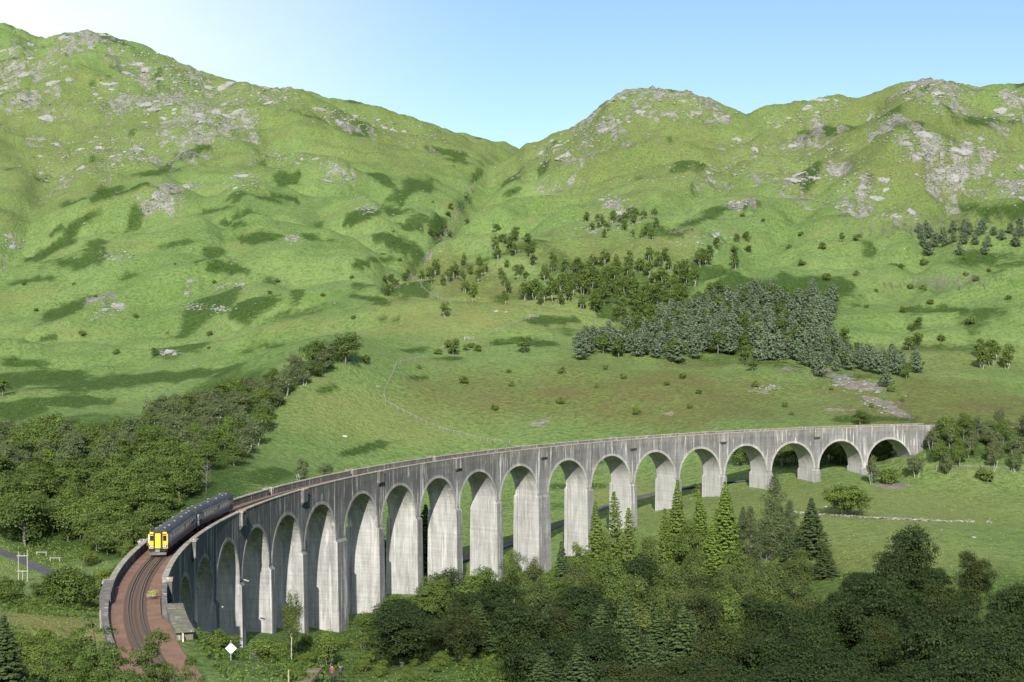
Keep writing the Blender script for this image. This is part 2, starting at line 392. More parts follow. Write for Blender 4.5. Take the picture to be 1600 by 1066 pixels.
def hit(px, py):
    """where the ground is seen at this place of the picture -> arrays x, y, z, d (d = nan: sky)"""
    px = np.atleast_1d(np.asarray(px, float)); py = np.atleast_1d(np.asarray(py, float))
    X, Y, Z = ray(px, py)
    g = CAMZ+Z[:, None]*DS - zt(X[:, None]*DS, Y[:, None]*DS)
    k = np.argmax(g < 0, axis=1); ok = (g < 0).any(axis=1) & (k > 0); k = np.maximum(k, 1); r = np.arange(len(px))
    t = g[r, k-1]/np.maximum(g[r, k-1]-g[r, k], 1e-6); d = DS[k-1]+(DS[k]-DS[k-1])*t
    d = np.where(ok, d, np.nan); x = X*d; y = Y*d
    return x, y, np.where(ok, zt(np.nan_to_num(x), np.nan_to_num(y, nan=100.)), np.nan), d
GPX, GPY = project(GX, np.maximum(GY, 20), GZ)
BRACK = [(745, 275, 6, 20, -35, .9), (722, 322, 10, 26, -35, .9), (690, 352, 12, 22, -30, .9), (655, 405, 8, 16, -40, .8), (612, 452, 24, 8, 10, .9), (640, 297, 38, 16, 20), (600, 283, 26, 8, -30), (575, 335, 48, 9, 5), (545, 347, 30, 7, 10), (610, 374, 30, 13, -10), (645, 388, 24, 13, -20), (600, 405, 20, 7), (565, 412, 16, 8), (250, 268, 42, 8, 10), (100, 355, 45, 11, 20), (85, 386, 42, 8, 25), (410, 373, 38, 9), (500, 373, 28, 5, -10),
         (385, 424, 60, 11, -8), (388, 480, 42, 13, 18), (95, 487, 40, 9, 25), (575, 467, 45, 8, -10), (240, 588, 135, 17, 4), (60, 594, 110, 12, 3), (30, 566, 34, 9), (110, 628, 60, 10), (20, 640, 60, 12), (520, 605, 28, 9, 10), (420, 742, 58, 18, 10), (562, 703, 46, 8, 15), (360, 350, 22, 5), (640, 355, 22, 9), (690, 345, 20, 16, 30),
         (1262, 208, 30, 9), (1300, 204, 22, 8), (1265, 278, 12, 32, -30), (1090, 345, 60, 10, 18), (1135, 326, 40, 8, 10), (1560, 330, 46, 16), (1200, 460, 110, 36, -5, .9), (1285, 452, 40, 16), (1250, 505, 60, 24), (1470, 484, 42, 6), (1555, 402, 60, 18, 0, .8), (860, 500, 34, 6), (830, 537, 36, 8), (800, 300, 22, 9, 25),
         (1180, 540, 200, 24, -5, .7), (960, 440, 150, 40, -10, .55), (780, 400, 60, 9, 20, .8), (1200, 570, 120, 14, -6, .5), (700, 560, 60, 7), (640, 548, 30, 6), (480, 180, 40, 6, -15), (540, 120, 10, 5), (1420, 195, 30, 7), (1530, 190, 50, 8), (300, 240, 50, 6, 20), (170, 300, 60, 8, 15), (40, 440, 60, 7, 8), (450, 310, 40, 6, -5), (700, 240, 50, 7, -18),
         (1345, 655, 60, 8), (1500, 545, 90, 14, 0, .6), (470, 490, 60, 7, 12, .6), (660, 590, 20, 4), (895, 760, 55, 7, 0, 1), (905, 722, 40, 5), (860, 790, 60, 6, 0, .5), (1330, 720, 60, 12, 0, .7), (280, 380, 40, 5, 12, .8), (330, 330, 30, 5, 12, .8), (200, 430, 26, 5, 14, .8), (150, 380, 22, 5, 14, .8), (60, 530, 40, 6, 8, .8), (430, 540, 26, 5, 0, .7), (620, 500, 30, 5, 0, .7)]
BR = ell(GPX, GPY, [(q[0], q[1], q[2]*.88, q[3]*.72)+tuple(q[4:]) for q in BRACK], 1.15, .45)
nb = fbm(GX, GY*0.45, 55, 4, .55); BR = np.maximum(BR, sstep(0.40, .60, nb)*sstep(620, 750, RR)*0.8); nb2 = fbm(GX*.8+50, GY*0.5, 24, 3, .55); BR = np.maximum(BR, sstep(0.46, .62, nb2)*sstep(620, 750, RR)*0.75)
BR = np.maximum(BR, ell(GPX, GPY, [(150, 760, 260, 120, 0, .85), (330, 650, 120, 50, 30, .8), (1530, 690, 110, 34, 0, .7)], .2, .2))
rk2 = sstep(.3, .55, fbm(GX+91, GY, 18, 4, .65))*sstep(330, 230, GPY)*0.5*hillside
RK = np.clip(np.maximum(ROCK*sstep(-.15, .25, fbm(GX+11, GY*.8, 14, 4, .7)+0.22), rk2), 0, 1)
HEATH = np.clip(ell(GPX, GPY, [(1050, 615, 330, 48, -2), (1450, 640, 200, 40), (760, 610, 130, 38, 0, .8), (740, 440, 90, 34, -10, .8), (950, 400, 120, 40, 0, .5), (1400, 560, 220, 22, 0, .5), (1450, 330, 160, 40, 0, .45), (1000, 230, 260, 80, 0, .5), (1400, 220, 260, 90, 0, .6), (300, 180, 320, 100, 10, .4), (600, 210, 200, 60, -10, .45), (80, 200, 160, 120, 0, .5)], .5, .5), 0, 1)
BARE = ell(GPX, GPY, [(737, 292, 2, 14, -30), (715, 335, 3, 18, -35), (690, 366, 4, 16, -35), (668, 400, 4, 14, -40), (642, 432, 6, 5), (622, 447, 5, 4), (1345, 604, 40, 6, -4), (1375, 630, 34, 5, -20), (1400, 646, 24, 4, -14), (1280, 578, 20, 3), (1230, 576, 20, 3), (843, 662, 18, 5, 20), (1045, 646, 10, 3), (1185, 612, 22, 3), (300, 570, 10, 3), (482, 1063, 14, 5), (1395, 760, 30, 5), (1310, 640, 30, 5, 0, .7)], .5, .4)
DRY = np.clip(ell(GPX, GPY, [(100, 980, 130, 28), (960, 775, 60, 14, 0, .7), (600, 650, 150, 40, 0, .4), (620, 1010, 160, 14, 0, .8), (1300, 800, 260, 40, 0, .45), (1350, 870, 160, 30, 0, .6), (640, 480, 60, 30, 0, .4), (840, 480, 120, 26, 0, .5)], .4, .5), 0, 1)
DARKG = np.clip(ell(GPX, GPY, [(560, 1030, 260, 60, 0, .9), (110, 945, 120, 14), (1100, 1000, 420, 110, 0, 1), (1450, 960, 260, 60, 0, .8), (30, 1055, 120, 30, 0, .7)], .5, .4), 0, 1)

g = NM('hill_grass')
pos = g.pos()
mA = g.attr('ground_a'); mB = g.attr('ground_b')
sA = g.n('ShaderNodeSeparateColor'); g.l(mA.outputs['Color'], sA.inputs[0]); sB = g.n('ShaderNodeSeparateColor'); g.l(mB.outputs['Color'], sB.inputs[0])
nA = g.noise(g.pos((1, .6, 1)), 0.012, 5, .6); nB = g.noise(pos, 0.07, 6, .65); nC = g.noise(pos, 0.55, 6, .7); nD = g.noise(g.pos((1, .5, 1)), 2.4, 3, .6)
grass = g.mix(g.ramp(nA, .35, .65), (0.108, 0.188, 0.048), (0.192, 0.272, 0.088))
grass = g.mix(g.ramp(nB, .38, .68), grass, (0.132, 0.212, 0.068))
grass = g.mix(g.math('MULTIPLY', g.ramp(nC, .45, .7), .6), grass, (0.250, 0.315, 0.115))
grass = g.mix(g.math('MULTIPLY', g.ramp(nC, .5, .3), .6), grass, (0.050, 0.092, 0.020))
nF = g.noise(g.pos((1, .7, 1)), .16, 5, .7)
grass = g.mix(g.math('MULTIPLY', g.ramp(nF, .54, .66), .4), grass, (0.075, 0.140, 0.030))
nG = g.noise(g.pos((.5, 1.0, 1)), .028, 6, .7)
grass = g.mix(g.math('MULTIPLY', g.ramp(nG, .55, .68), .5), grass, (0.19, 0.185, 0.075))
grass = g.mix(g.math('MULTIPLY', g.ramp(nG, .44, .34), .4), grass, (0.095, 0.175, 0.036))
grass = g.mix(g.math('MULTIPLY', sB.outputs[1], g.ramp(nB, .3, .6, .3, .9)), grass, (0.25, 0.235, 0.085))
heath = g.mix(g.ramp(nC, .35, .65), (0.085, 0.098, 0.030), (0.190, 0.205, 0.062)); heath = g.mix(g.ramp(nB, .45, .7, 0, .8), heath, (0.15, 0.135, 0.062))
col = g.mix(g.math('MULTIPLY', sA.outputs[2], g.ramp(nB, .3, .62, .55, 1)), grass, heath)
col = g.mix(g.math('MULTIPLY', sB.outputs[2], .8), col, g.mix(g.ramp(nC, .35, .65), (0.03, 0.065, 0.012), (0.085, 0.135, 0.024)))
nE = g.noise(g.pos((.6, 1.5, 1)), .35, 5, .75)
brk = g.mix(g.ramp(nC, .35, .7), (0.042, 0.092, 0.020), (0.095, 0.165, 0.036))
bf = g.ramp(g.math('ADD', sA.outputs[1], g.math('ADD', g.ramp(nE, .3, .7, -.5, .5), g.ramp(nC, .3, .7, -.3, .3))), .42, .62)
col = g.mix(g.math('MULTIPLY', bf, .88), col, brk)
rockc = g.mix(g.ramp(g.noise(pos, .25, 6, .7), .35, .65), (0.24, 0.235, 0.215), (0.42, 0.405, 0.375)); rockc = g.mix(g.math('MULTIPLY', g.ramp(nC, .45, .62), .85), rockc, (0.11, 0.135, 0.05))
rf = g.ramp(g.math('ADD', sA.outputs[0], g.math('ADD', g.ramp(nC, .3, .7, -.35, .35), g.ramp(g.noise(pos, .14, 7, .8), .3, .7, -.8, .4))), .44, .60)
col = g.mix(rf, col, rockc)
col = g.mix(g.ramp(g.math('ADD', sB.outputs[0], g.math('ADD', g.ramp(nC, .3, .7, -.35, .35), g.ramp(nE, .3, .7, -.6, .35))), .45, .62), col, g.mix(g.ramp(nC, .3, .7), (0.17, 0.15, 0.115), (0.33, 0.30, 0.26)))
bh = g.math('ADD', g.math('MULTIPLY', nC, 1.6), g.math('MULTIPLY', nD, .45))
bh = g.math('ADD', bh, g.math('MULTIPLY', g.math('MULTIPLY', sA.outputs[0], g.noise(pos, .3, 6, .75)), 2.2))
bh = g.math('ADD', bh, g.math('MULTIPLY', g.math('MULTIPLY', sA.outputs[1], nD), 1.6))
g.bsdf(col, .95, g.bump(bh, 1.0, 1.3), 0, .1)

nr_, nc_ = GX.shape
Vt = np.stack([GX, GY, GZ], -1).reshape(-1, 3)
ii = np.arange(nr_-1)[:, None]*nc_ + np.arange(nc_-1)[None, :]
Ft = np.stack([ii, ii+1, ii+nc_+1, ii+nc_], -1).reshape(-1, 4)[:, ::-1]
one = np.ones_like(RK)
aA = np.stack([RK, np.clip(BR, 0, 1), HEATH, one], -1).reshape(-1, 4); aB = np.stack([np.clip(BARE, 0, 1), DRY, DARKG, one], -1).reshape(-1, 4)
inner = len(Vt); Vt = np.vstack([Vt, [[0, 0, 46.0]]])
# innermost disc under the camera
tri = [(inner, j, j+1, j+1) for j in range(nc_-1)]
me = mesh_np('hills', Vt, Ft, [g.mat], smooth=True, attrs={'ground_a': np.vstack([aA, [[0, 0, 0, 1]]]), 'ground_b': np.vstack([aB, [[0, 0, 0, 1]]])})
tag(link('hills', me), kind='structure')
md = MB(); md.v = [(0, 0, float(GZ[0].mean())+1)]+[tuple(Vt[j]) for j in range(nc_)]; md.f = [(0, j+1, j+2)[::-1] for j in range(nc_-1)]; md.m = [0]*len(md.f)
tag(md.build('hilltop_ground', g.mat, smooth=True), kind='structure')

# ---------------------------------------------------------------- viaduct
def concrete(name, base=(0.40, 0.385, 0.345), soot_shade=1.0, z0=ZSPR+3.0, z1=ZT-0.5, moss=0.0, streak=.8):
    m = NM(name); p = m.pos()
    sp = m.n('ShaderNodeSeparateXYZ'); m.l(p, sp.inputs[0])
    big = m.noise(p, 0.35, 5, .65); fine = m.noise(p, 3.0, 5, .7)
    st1 = m.noise(m.pos((1.3, 1.3, .06)), 1.0, 5, .7, .2); st2 = m.noise(m.pos((.55, .55, .09)), 1.0, 5, .65, .3); st3 = m.noise(m.pos((2.6, 2.6, .12)), 1.0, 4, .7)
    lift = m.n('ShaderNodeTexNoise'); m.l(m.pos((.03, .03, 2.6)), lift.inputs['Vector']); lift.inputs['Scale'].default_value = 1; lift.inputs['Detail'].default_value = 5; lift.inputs['Roughness'].default_value = .8
    c = m.mix(m.ramp(big, .3, .7), tuple(x*.82 for x in base), tuple(x*1.12 for x in base))
    c = m.mix(m.ramp(lift.outputs['Fac'], .42, .62, 0, .45), c, tuple(x*.6 for x in base))
    c = m.mix(m.ramp(fine, .5, .75, 0, .5), c, tuple(x*.6 for x in base))
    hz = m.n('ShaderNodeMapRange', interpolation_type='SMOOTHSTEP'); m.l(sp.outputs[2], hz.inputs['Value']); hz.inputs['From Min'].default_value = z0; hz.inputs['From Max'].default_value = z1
    hx = m.ramp(sp.outputs[0], 40, -45, .0, .42)  # soot deepens towards the near left end, with that end's shade painted in
    sf = m.math('ADD', m.math('MULTIPLY', hz.outputs[0], .62*soot_shade), m.math('MULTIPLY', hx, soot_shade))
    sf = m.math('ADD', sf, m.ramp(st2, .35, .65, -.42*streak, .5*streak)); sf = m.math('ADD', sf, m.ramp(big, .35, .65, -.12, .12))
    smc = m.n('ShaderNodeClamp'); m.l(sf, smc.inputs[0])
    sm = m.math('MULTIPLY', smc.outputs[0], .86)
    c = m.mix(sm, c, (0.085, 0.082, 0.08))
    # lime bleeding out of the joints in pale runs
    lf = m.math('MULTIPLY', m.ramp(st1, .55, .63), m.ramp(m.noise(p, .13, 3), .38, .55))
    lf2 = m.math('MULTIPLY', m.ramp(st3, .57, .65), m.ramp(m.noise(m.pos((.4, .4, 1.0)), .25, 4, .6), .46, .56))
    c = m.mix(m.math('MULTIPLY', m.math('MAXIMUM', lf, lf2), .75*streak), c, (0.60, 0.585, 0.55))
    dk = m.math('MULTIPLY', m.ramp(st3, .44, .32), m.ramp(big, .38, .55)); c = m.mix(m.math('MULTIPLY', dk, .75*streak), c, (0.10, 0.095, 0.085))
    if moss: c = m.mix(m.math('MULTIPLY', m.ramp(m.noise(p, .8, 5, .7), .45, .65), moss), c, (0.16, 0.15, 0.07))
    wv = m.n('ShaderNodeTexWave', wave_type='BANDS', bands_direction='Z'); m.l(m.pos((.02, .02, 1)), wv.inputs['Vector']); wv.inputs['Scale'].default_value = 1.1; wv.inputs['Distortion'].default_value = .6
    h = m.math('ADD', m.math('MULTIPLY', fine, .5), m.math('MULTIPLY', wv.outputs['Fac'], .25)); h = m.math('ADD', h, m.math('MULTIPLY', lift.outputs['Fac'], .6))
    m.bsdf(c, .92, m.bump(h, .6, .07), 0, .15); return m.mat
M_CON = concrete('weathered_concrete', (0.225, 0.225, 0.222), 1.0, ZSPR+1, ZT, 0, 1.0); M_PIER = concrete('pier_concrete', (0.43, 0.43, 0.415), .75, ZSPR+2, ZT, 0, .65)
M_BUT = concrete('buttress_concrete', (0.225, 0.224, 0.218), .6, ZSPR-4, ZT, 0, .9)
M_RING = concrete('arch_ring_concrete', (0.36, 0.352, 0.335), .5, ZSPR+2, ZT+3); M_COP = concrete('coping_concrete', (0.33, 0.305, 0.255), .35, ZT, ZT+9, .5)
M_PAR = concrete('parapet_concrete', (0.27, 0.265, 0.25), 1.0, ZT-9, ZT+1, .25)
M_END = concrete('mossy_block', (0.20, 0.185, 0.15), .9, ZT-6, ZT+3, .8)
M_BRK = simple('dark_bracket', (0.10, 0.10, 0.10), .9, .4, 2, bump=.3)  # one dark grey for the refuge brackets and a drain pipe

viad = empty('viaduct', A(th_i(8), RT, 0))
tag(viad, 'long curved grey concrete railway viaduct on tall arches across the valley', 'viaduct')
def V_link(mb, name, mats, parent=viad, **k):
    o = mb.build(name, mats, None, **k); o.parent = parent
    o.location = tuple(-c for c in WORLD[parent.name]); return o
WORLD = {viad.name: tuple(viad.location)}
def ch(o):                # children of a part whose own vertices are in world coordinates
    WORLD[o.name] = (0, 0, 0) if o.parent is None else tuple(0 for _ in range(3)); return o
ZS = ZB-0.25              # top of the spandrels; the ballast trough lies on it
HA = SPAN/RT
def zg(th, R): x, y, _ = A(th, R, 0); return float(zt(x, y))
NA = 28
for i in range(-2, 19):
    c = th_i(i); mb = MB()
    ang = [c-HA*cos(pi*k/NA) for k in range(NA+1)]; zz = [ZSPR+SPAN*sin(pi*k/NA) for k in range(NA+1)]
    v = []
    for a, z in zip(ang, zz): v += [A(a, R0, z), A(a, R1, z), A(a, R0, ZS), A(a, R1, ZS)]
    f = []
    for k in range(NA):
        b = 4*k; n = b+4
        f += [(b, n, n+2, b+2), (b+1, b+3, n+3, n+1), (b, b+1, n+1, n), (b+2, n+2, n+3, b+3)]
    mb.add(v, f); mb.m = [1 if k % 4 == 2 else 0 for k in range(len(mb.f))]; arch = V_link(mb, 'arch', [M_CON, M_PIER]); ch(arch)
    rb = MB()                                        # the ring of the arch stands a little proud of both faces
    for R, s in ((R0, -1), (R1, 1)):
        b = len(rb.v)
        for k in range(NA+1):
            p = pi*k/NA
            for rr, off in ((SPAN+.0, .05), (SPAN+.62, .05), (SPAN+.62, -.05), (SPAN+.0, -.05)):
                ta = c-HA*cos(p)*rr/SPAN; tz = ZSPR+rr*sin(p)
                lim = HA+ (.9/RT)
                rb.v.append(A(max(c-lim, min(c+lim, ta)), R+s*off, tz))
        for k in range(NA):
            for q in range(4):
                a0 = b+4*k+q; a1 = b+4*k+(q+1) % 4
                ff = (a0, a1, a1+4, a0+4); rb.f.append(ff if s > 0 else ff[::-1]); rb.m.append(0)
    V_link(rb, 'arch_ring', M_RING, arch)
# piers
def wedge(mb, th0, th1, Ra, Rb, z0, z1, n=1, m=0):
    for k in range(n):
        a = th0+(th1-th0)*k/n; b = th0+(th1-th0)*(k+1)/n
        mb.hexa([A(a, Ra, z0), A(b, Ra, z0), A(b, Rb, z0), A(a, Rb, z0), A(a, Ra, z1), A(b, Ra, z1), A(b, Rb, z1), A(a, Rb, z1)], m)
ZSH = 17.7
for i in range(-2, 18):
    a0 = th_i(i)+HA; a1 = th_i(i+1)-HA; gz = min(zg((a0+a1)/2, R0), zg((a0+a1)/2, R1), zg((a0+a1)/2, R0-2))-3
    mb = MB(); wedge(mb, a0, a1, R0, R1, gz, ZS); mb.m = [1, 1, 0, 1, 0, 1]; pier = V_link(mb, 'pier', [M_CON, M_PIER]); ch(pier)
    for R, s in ((R0, -1), (R1, 1)):
        mb = MB(); e = .16/RT; zs = ZSH+random.uniform(-.15, .15)
        if zs-1 > gz:
            pr = [.42, .42+.35*(zs-gz)/25]
            q = []
            for z, p in ((gz, pr[1]), (zs, pr[0])):
                Ra, Rb = (R-p, R+.6) if s < 0 else (R-.6, R+p)
                q += [A(a0-e, Ra, z), A(a1+e, Ra, z), A(a1+e, Rb, z), A(a0-e, Rb, z)]
            mb.hexa(q)
            q = []
            for z, p, ee in ((zs+.003, pr[0], e), (zs+.55, .01, -.02/RT)):
                Ra, Rb = (R-p, R+.5) if s < 0 else (R-.5, R+p)
                q += [A(a0-ee, Ra, z), A(a1+ee, Ra, z), A(a1+ee, Rb, z), A(a0-ee, Rb, z)]
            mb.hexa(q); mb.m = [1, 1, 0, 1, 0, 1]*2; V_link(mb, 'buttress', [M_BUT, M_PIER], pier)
# parapets, each with a coping, broken by the refuges over every second pier
REF = [-1.5]+[x+.5 for x in range(0, 17, 2)]
RW = 1.05/RT
segs = [(th_i(i-.5), th_i(i+.5)) for i in range(-2, 19)]; segs[-1] = (segs[-1][0], th_i(18.5)+.03)
refth = [th_i(r) for r in REF]
def parapet(side, a, b):
    for r in refth:
        if abs(a-r) < 1e-4: a += RW
        if abs(b-r) < 1e-4: b -= RW
    gap = .02/RT; a += gap; b -= gap
    Ra, Rb = (R0, R0+.62) if side < 0 else (R1-.62, R1)
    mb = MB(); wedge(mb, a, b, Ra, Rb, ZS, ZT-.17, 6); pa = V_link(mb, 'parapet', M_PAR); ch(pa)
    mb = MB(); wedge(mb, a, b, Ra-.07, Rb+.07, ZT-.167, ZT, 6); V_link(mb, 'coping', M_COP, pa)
for a, b in segs:
    if a > refth[0]-1e-3: parapet(-1, a, b)
    if a > th_i(-1.5)-1e-3: parapet(1, a, b)
for r in refth:
    for s in (-1, 1):
        Rf = R0 if s < 0 else R1
        sg = lambda d: Rf+s*d                      # d > 0 is outward from the viaduct
        mb = MB(); t = .28/RT
        def wall(x, y, d0, d1, z0, z1, mbb):
            lo, hi = sorted((sg(d0), sg(d1))); wedge(mbb, x, y, lo, hi, z0, z1)
        wall(r-RW, r-RW+t, -.5, .62, ZT-2.35, ZT-.12, mb); wall(r+RW-t, r+RW, -.5, .62, ZT-2.35, ZT-.12, mb); wall(r-RW+t, r+RW-t, .36, .62, ZT-2.35, ZT-.12, mb)
        rf = V_link(mb, 'refuge', M_PAR); ch(rf)
        mb = MB(); wall(r-RW-t*.3, r-RW+t, -.56, .7, ZT-.117, ZT+.1, mb); wall(r+RW-t, r+RW+t*.3, -.56, .7, ZT-.117, ZT+.1, mb); wall(r-RW+t, r+RW-t, .3, .7, ZT-.117, ZT+.1, mb)
        V_link(mb, 'cap', M_COP, rf)
        mb = MB(); lo, hi = sorted((sg(.002), sg(.66))); z1 = ZT-2.353; z0 = ZT-3.1
        e = (sg(.002), sg(.1)) if s > 0 else (sg(.1), sg(.002))
        mb.hexa([A(r-RW*.8, e[0], z0), A(r+RW*.8, e[0], z0), A(r+RW*.8, e[1], z0), A(r-RW*.8, e[1], z0), A(r-RW*1.08, lo, z1), A(r+RW*1.08, lo, z1), A(r+RW*1.08, hi, z1), A(r-RW*1.08, hi, z1)])
        V_link(mb, 'bracket', M_BRK, rf)
# abutments and wing walls
for a, b, n in ((-1.90, th_i(-2)-HA, 6), (th_i(18)+HA, -0.225, 6)):
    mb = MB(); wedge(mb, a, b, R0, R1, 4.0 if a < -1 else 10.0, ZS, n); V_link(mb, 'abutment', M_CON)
mb = MB(); wedge(mb, -1.822, refth[0]-RW, R0-.1, R0+.5, ZS, ZT-.25, 5); V_link(mb, 'wing_wall', M_PAR)
mb = MB(); wedge(mb, -1.885, -1.822, R0-1.7, R0-.0, 8, ZT-.45, 3); en = V_link(mb, 'end_block', M_END); ch(en)
mb = MB(); wedge(mb, -1.887, -1.820, R0-1.8, R0+.12, ZT-.447, ZT-.22, 3); V_link(mb, 'coping', M_END, en)
mb = MB(); wedge(mb, -1.795, th_i(-1.5)-.0001, R1-.75, R1+.5, 18, ZT+.12, 1); ep = V_link(mb, 'end_pillar', M_PAR); ch(ep)
mb = MB(); wedge(mb, -1.90, -1.7952, R1-.6, R1, ZS, ZT-.5, 5); V_link(mb, 'wing_wall', M_PAR)
mb = MB(); xr = th_i(18)+HA+.035; mb.tube([A(xr, R0-.12, 12), A(xr, R0-.12, ZT-.1)], .12, 6); V_link(mb, 'drain_pipe', M_BRK)
mb = MB(); mb.tube([A(-1.8885, R0-.6, 22), A(-1.8885, R0-.6, ZT-.6), A(-1.886, R0-.6, ZT-.5)], .09, 6); V_link(mb, 'drain_pipe', simple('whitened_pipe', (.45, .45, .43), .8, .5, 3))
# short drain spouts sticking out of the shaded piers
for i in (-.5, .5, 1.5, 2.5):
    a = th_i(i)
    mb = MB(); z = 15.5+1.2*i; mb.tube([A(a+.002, R0-.3, z), A(a+.002, R0-1.2, z-.25)], .12, 6); V_link(mb, 'drain_spout', simple('pale_spout', (.3, .29, .27), .8, .2, 3))

# ---------------------------------------------------------------- ballast and track
bm_ = NM('red_ballast'); p = bm_.pos(); n1 = bm_.noise(p, .5, 4); n2 = bm_.noise(p, 9, 4, .8)
c = bm_.mix(bm_.ramp(n1, .35, .65), (0.185, 0.112, 0.082), (0.255, 0.165, 0.12)); c = bm_.mix(bm_.ramp(n2, .35, .7, 0, .7), c, (0.11, 0.065, 0.05))
bm_.bsdf(c, .95, bm_.bump(n2, .9, .08), 0, .1)
mb = MB(); ths = np.linspace(-2.55, 0.7, 420); rows = []
for t in ths:
    on = -1.84 < t < -0.23
    wl = RT-(R0+.62)-.005
    prof = [(-wl, -.24), (-wl, 0), (-1.5, .02), (1.5, .02), (wl, 0), (wl, -.24)] if on else [(-4.4, -.9), (-3.5, -.06), (-1.5, .02), (1.5, .02), (3.1, -.06), (3.9, -.8)]
    rows.append([A(t, RT+d, ZB+z) for d, z in prof])
vv = [q for r in rows for q in r]; ff = []
for k in range(len(rows)-1):
    for j in range(5): ff.append((6*k+j, 6*k+j+1, 6*k+7+j, 6*k+6+j)[::-1])
mb.add(vv, ff); bo = mb.build('ballast', bm_.mat); tag(bo, kind='structure')
track = empty('railway_track', A(-1.75, RT, ZB)); WORLD[track.name] = tuple(track.location)
tag(track, 'single curved railway track with dark timber sleepers on reddish ballast', 'railway track')
M_RAIL = simple('worn_rail', (0.13, 0.10, 0.085), .45, .3, 4, .6, .5); M_SLP = simple('timber_sleeper', (0.075, 0.052, 0.042), .9, .35, 2.5, bump=.4)
def rail(off, h, wd, a0, a1, n):
    mb = MB()
    for k in range(n):
        a = a0+(a1-a0)*k/n; b = a0+(a1-a0)*(k+1)/n
        wedge(mb, a, b, RT+off-wd/2, RT+off+wd/2, ZB+.03, ZB+.14+h)
    return mb
for off in (-.755, .755): V_link(rail(off, .14, .085, -2.3, .3, 320), 'rail', M_RAIL, track)
for off in (-.47, .47): V_link(rail(off, .10, .07, -1.9, -.25, 200), 'guard_rail', M_RAIL, track)
sme = None
for k in range(230):
    t = -2.06+k*.68/RT
    if sme is None:
        sb = MB(); sb.box(-.125, .125, -1.28, 1.28, -.12, .135); so_ = sb.build('sleeper', M_SLP, track); sme = so_.data
    else: so_ = link('sleeper', sme, track)
    x, y, z = A(t, RT, ZB); wl = WORLD[track.name]
    so_.location = (x-wl[0], y-wl[1], z-wl[2]+random.uniform(-.015, .01)); so_.rotation_euler = (0, 0, atan2(cos(t), sin(t))+random.uniform(-.02, .02)+0)
    so_.rotation_euler[2] += pi/2

# ---------------------------------------------------------------- train
def glossy(name, col, rough=.3, spec=.5, metal=0.0, var=.12): return simple(name, col, rough, var, 1.2, metal, spec)
M_BLUE = glossy('train_blue', (0.022, 0.030, 0.105)); M_BLUE2 = glossy('train_light_blue', (0.11, 0.14, 0.24)); M_ROOF = simple('train_roof', (0.045, 0.045, 0.050), .6, .35, .8)
M_YEL = glossy('train_yellow', (0.86, 0.56, 0.02), .4); M_YEL2 = glossy('train_door_yellow', (0.92, 0.66, 0.03), .4); M_DGREY = simple('train_dark_grey', (0.035, 0.035, 0.038), .6)
M_WHITE = glossy('train_white', (0.72, 0.72, 0.70)); M_BLK = simple('underframe_black', (0.018, 0.017, 0.016), .8, .4, 2); M_CREAM = simple('window_blind', (0.5, 0.46, 0.36), .6)
gl = NM('dark_glass'); gl.bsdf((0.02, 0.024, 0.028), .06, None, 0, .8); M_GLASS = gl.mat
lm = NM('lamp_glass'); lm.bsdf((0.7, 0.7, 0.66), .15, None, 0, .7); M_LAMP = lm.mat
ZR = ZB+.28                                          # top of the rail
TF = -1.647
train = empty('train', A(TF, RT, ZR)); WORLD[train.name] = tuple(train.location)
tag(train, 'two-car passenger train with a yellow front and dark blue sides on the viaduct', 'train')
PROF = [(.92, 1.30), (1.10, 1.355), (2.0, 1.365), (2.55, 1.345), (3.0, 1.26)]
RPROF = [(3.0, 1.26), (3.25, 1.10), (3.48, .82), (3.65, .45), (3.70, 0)]
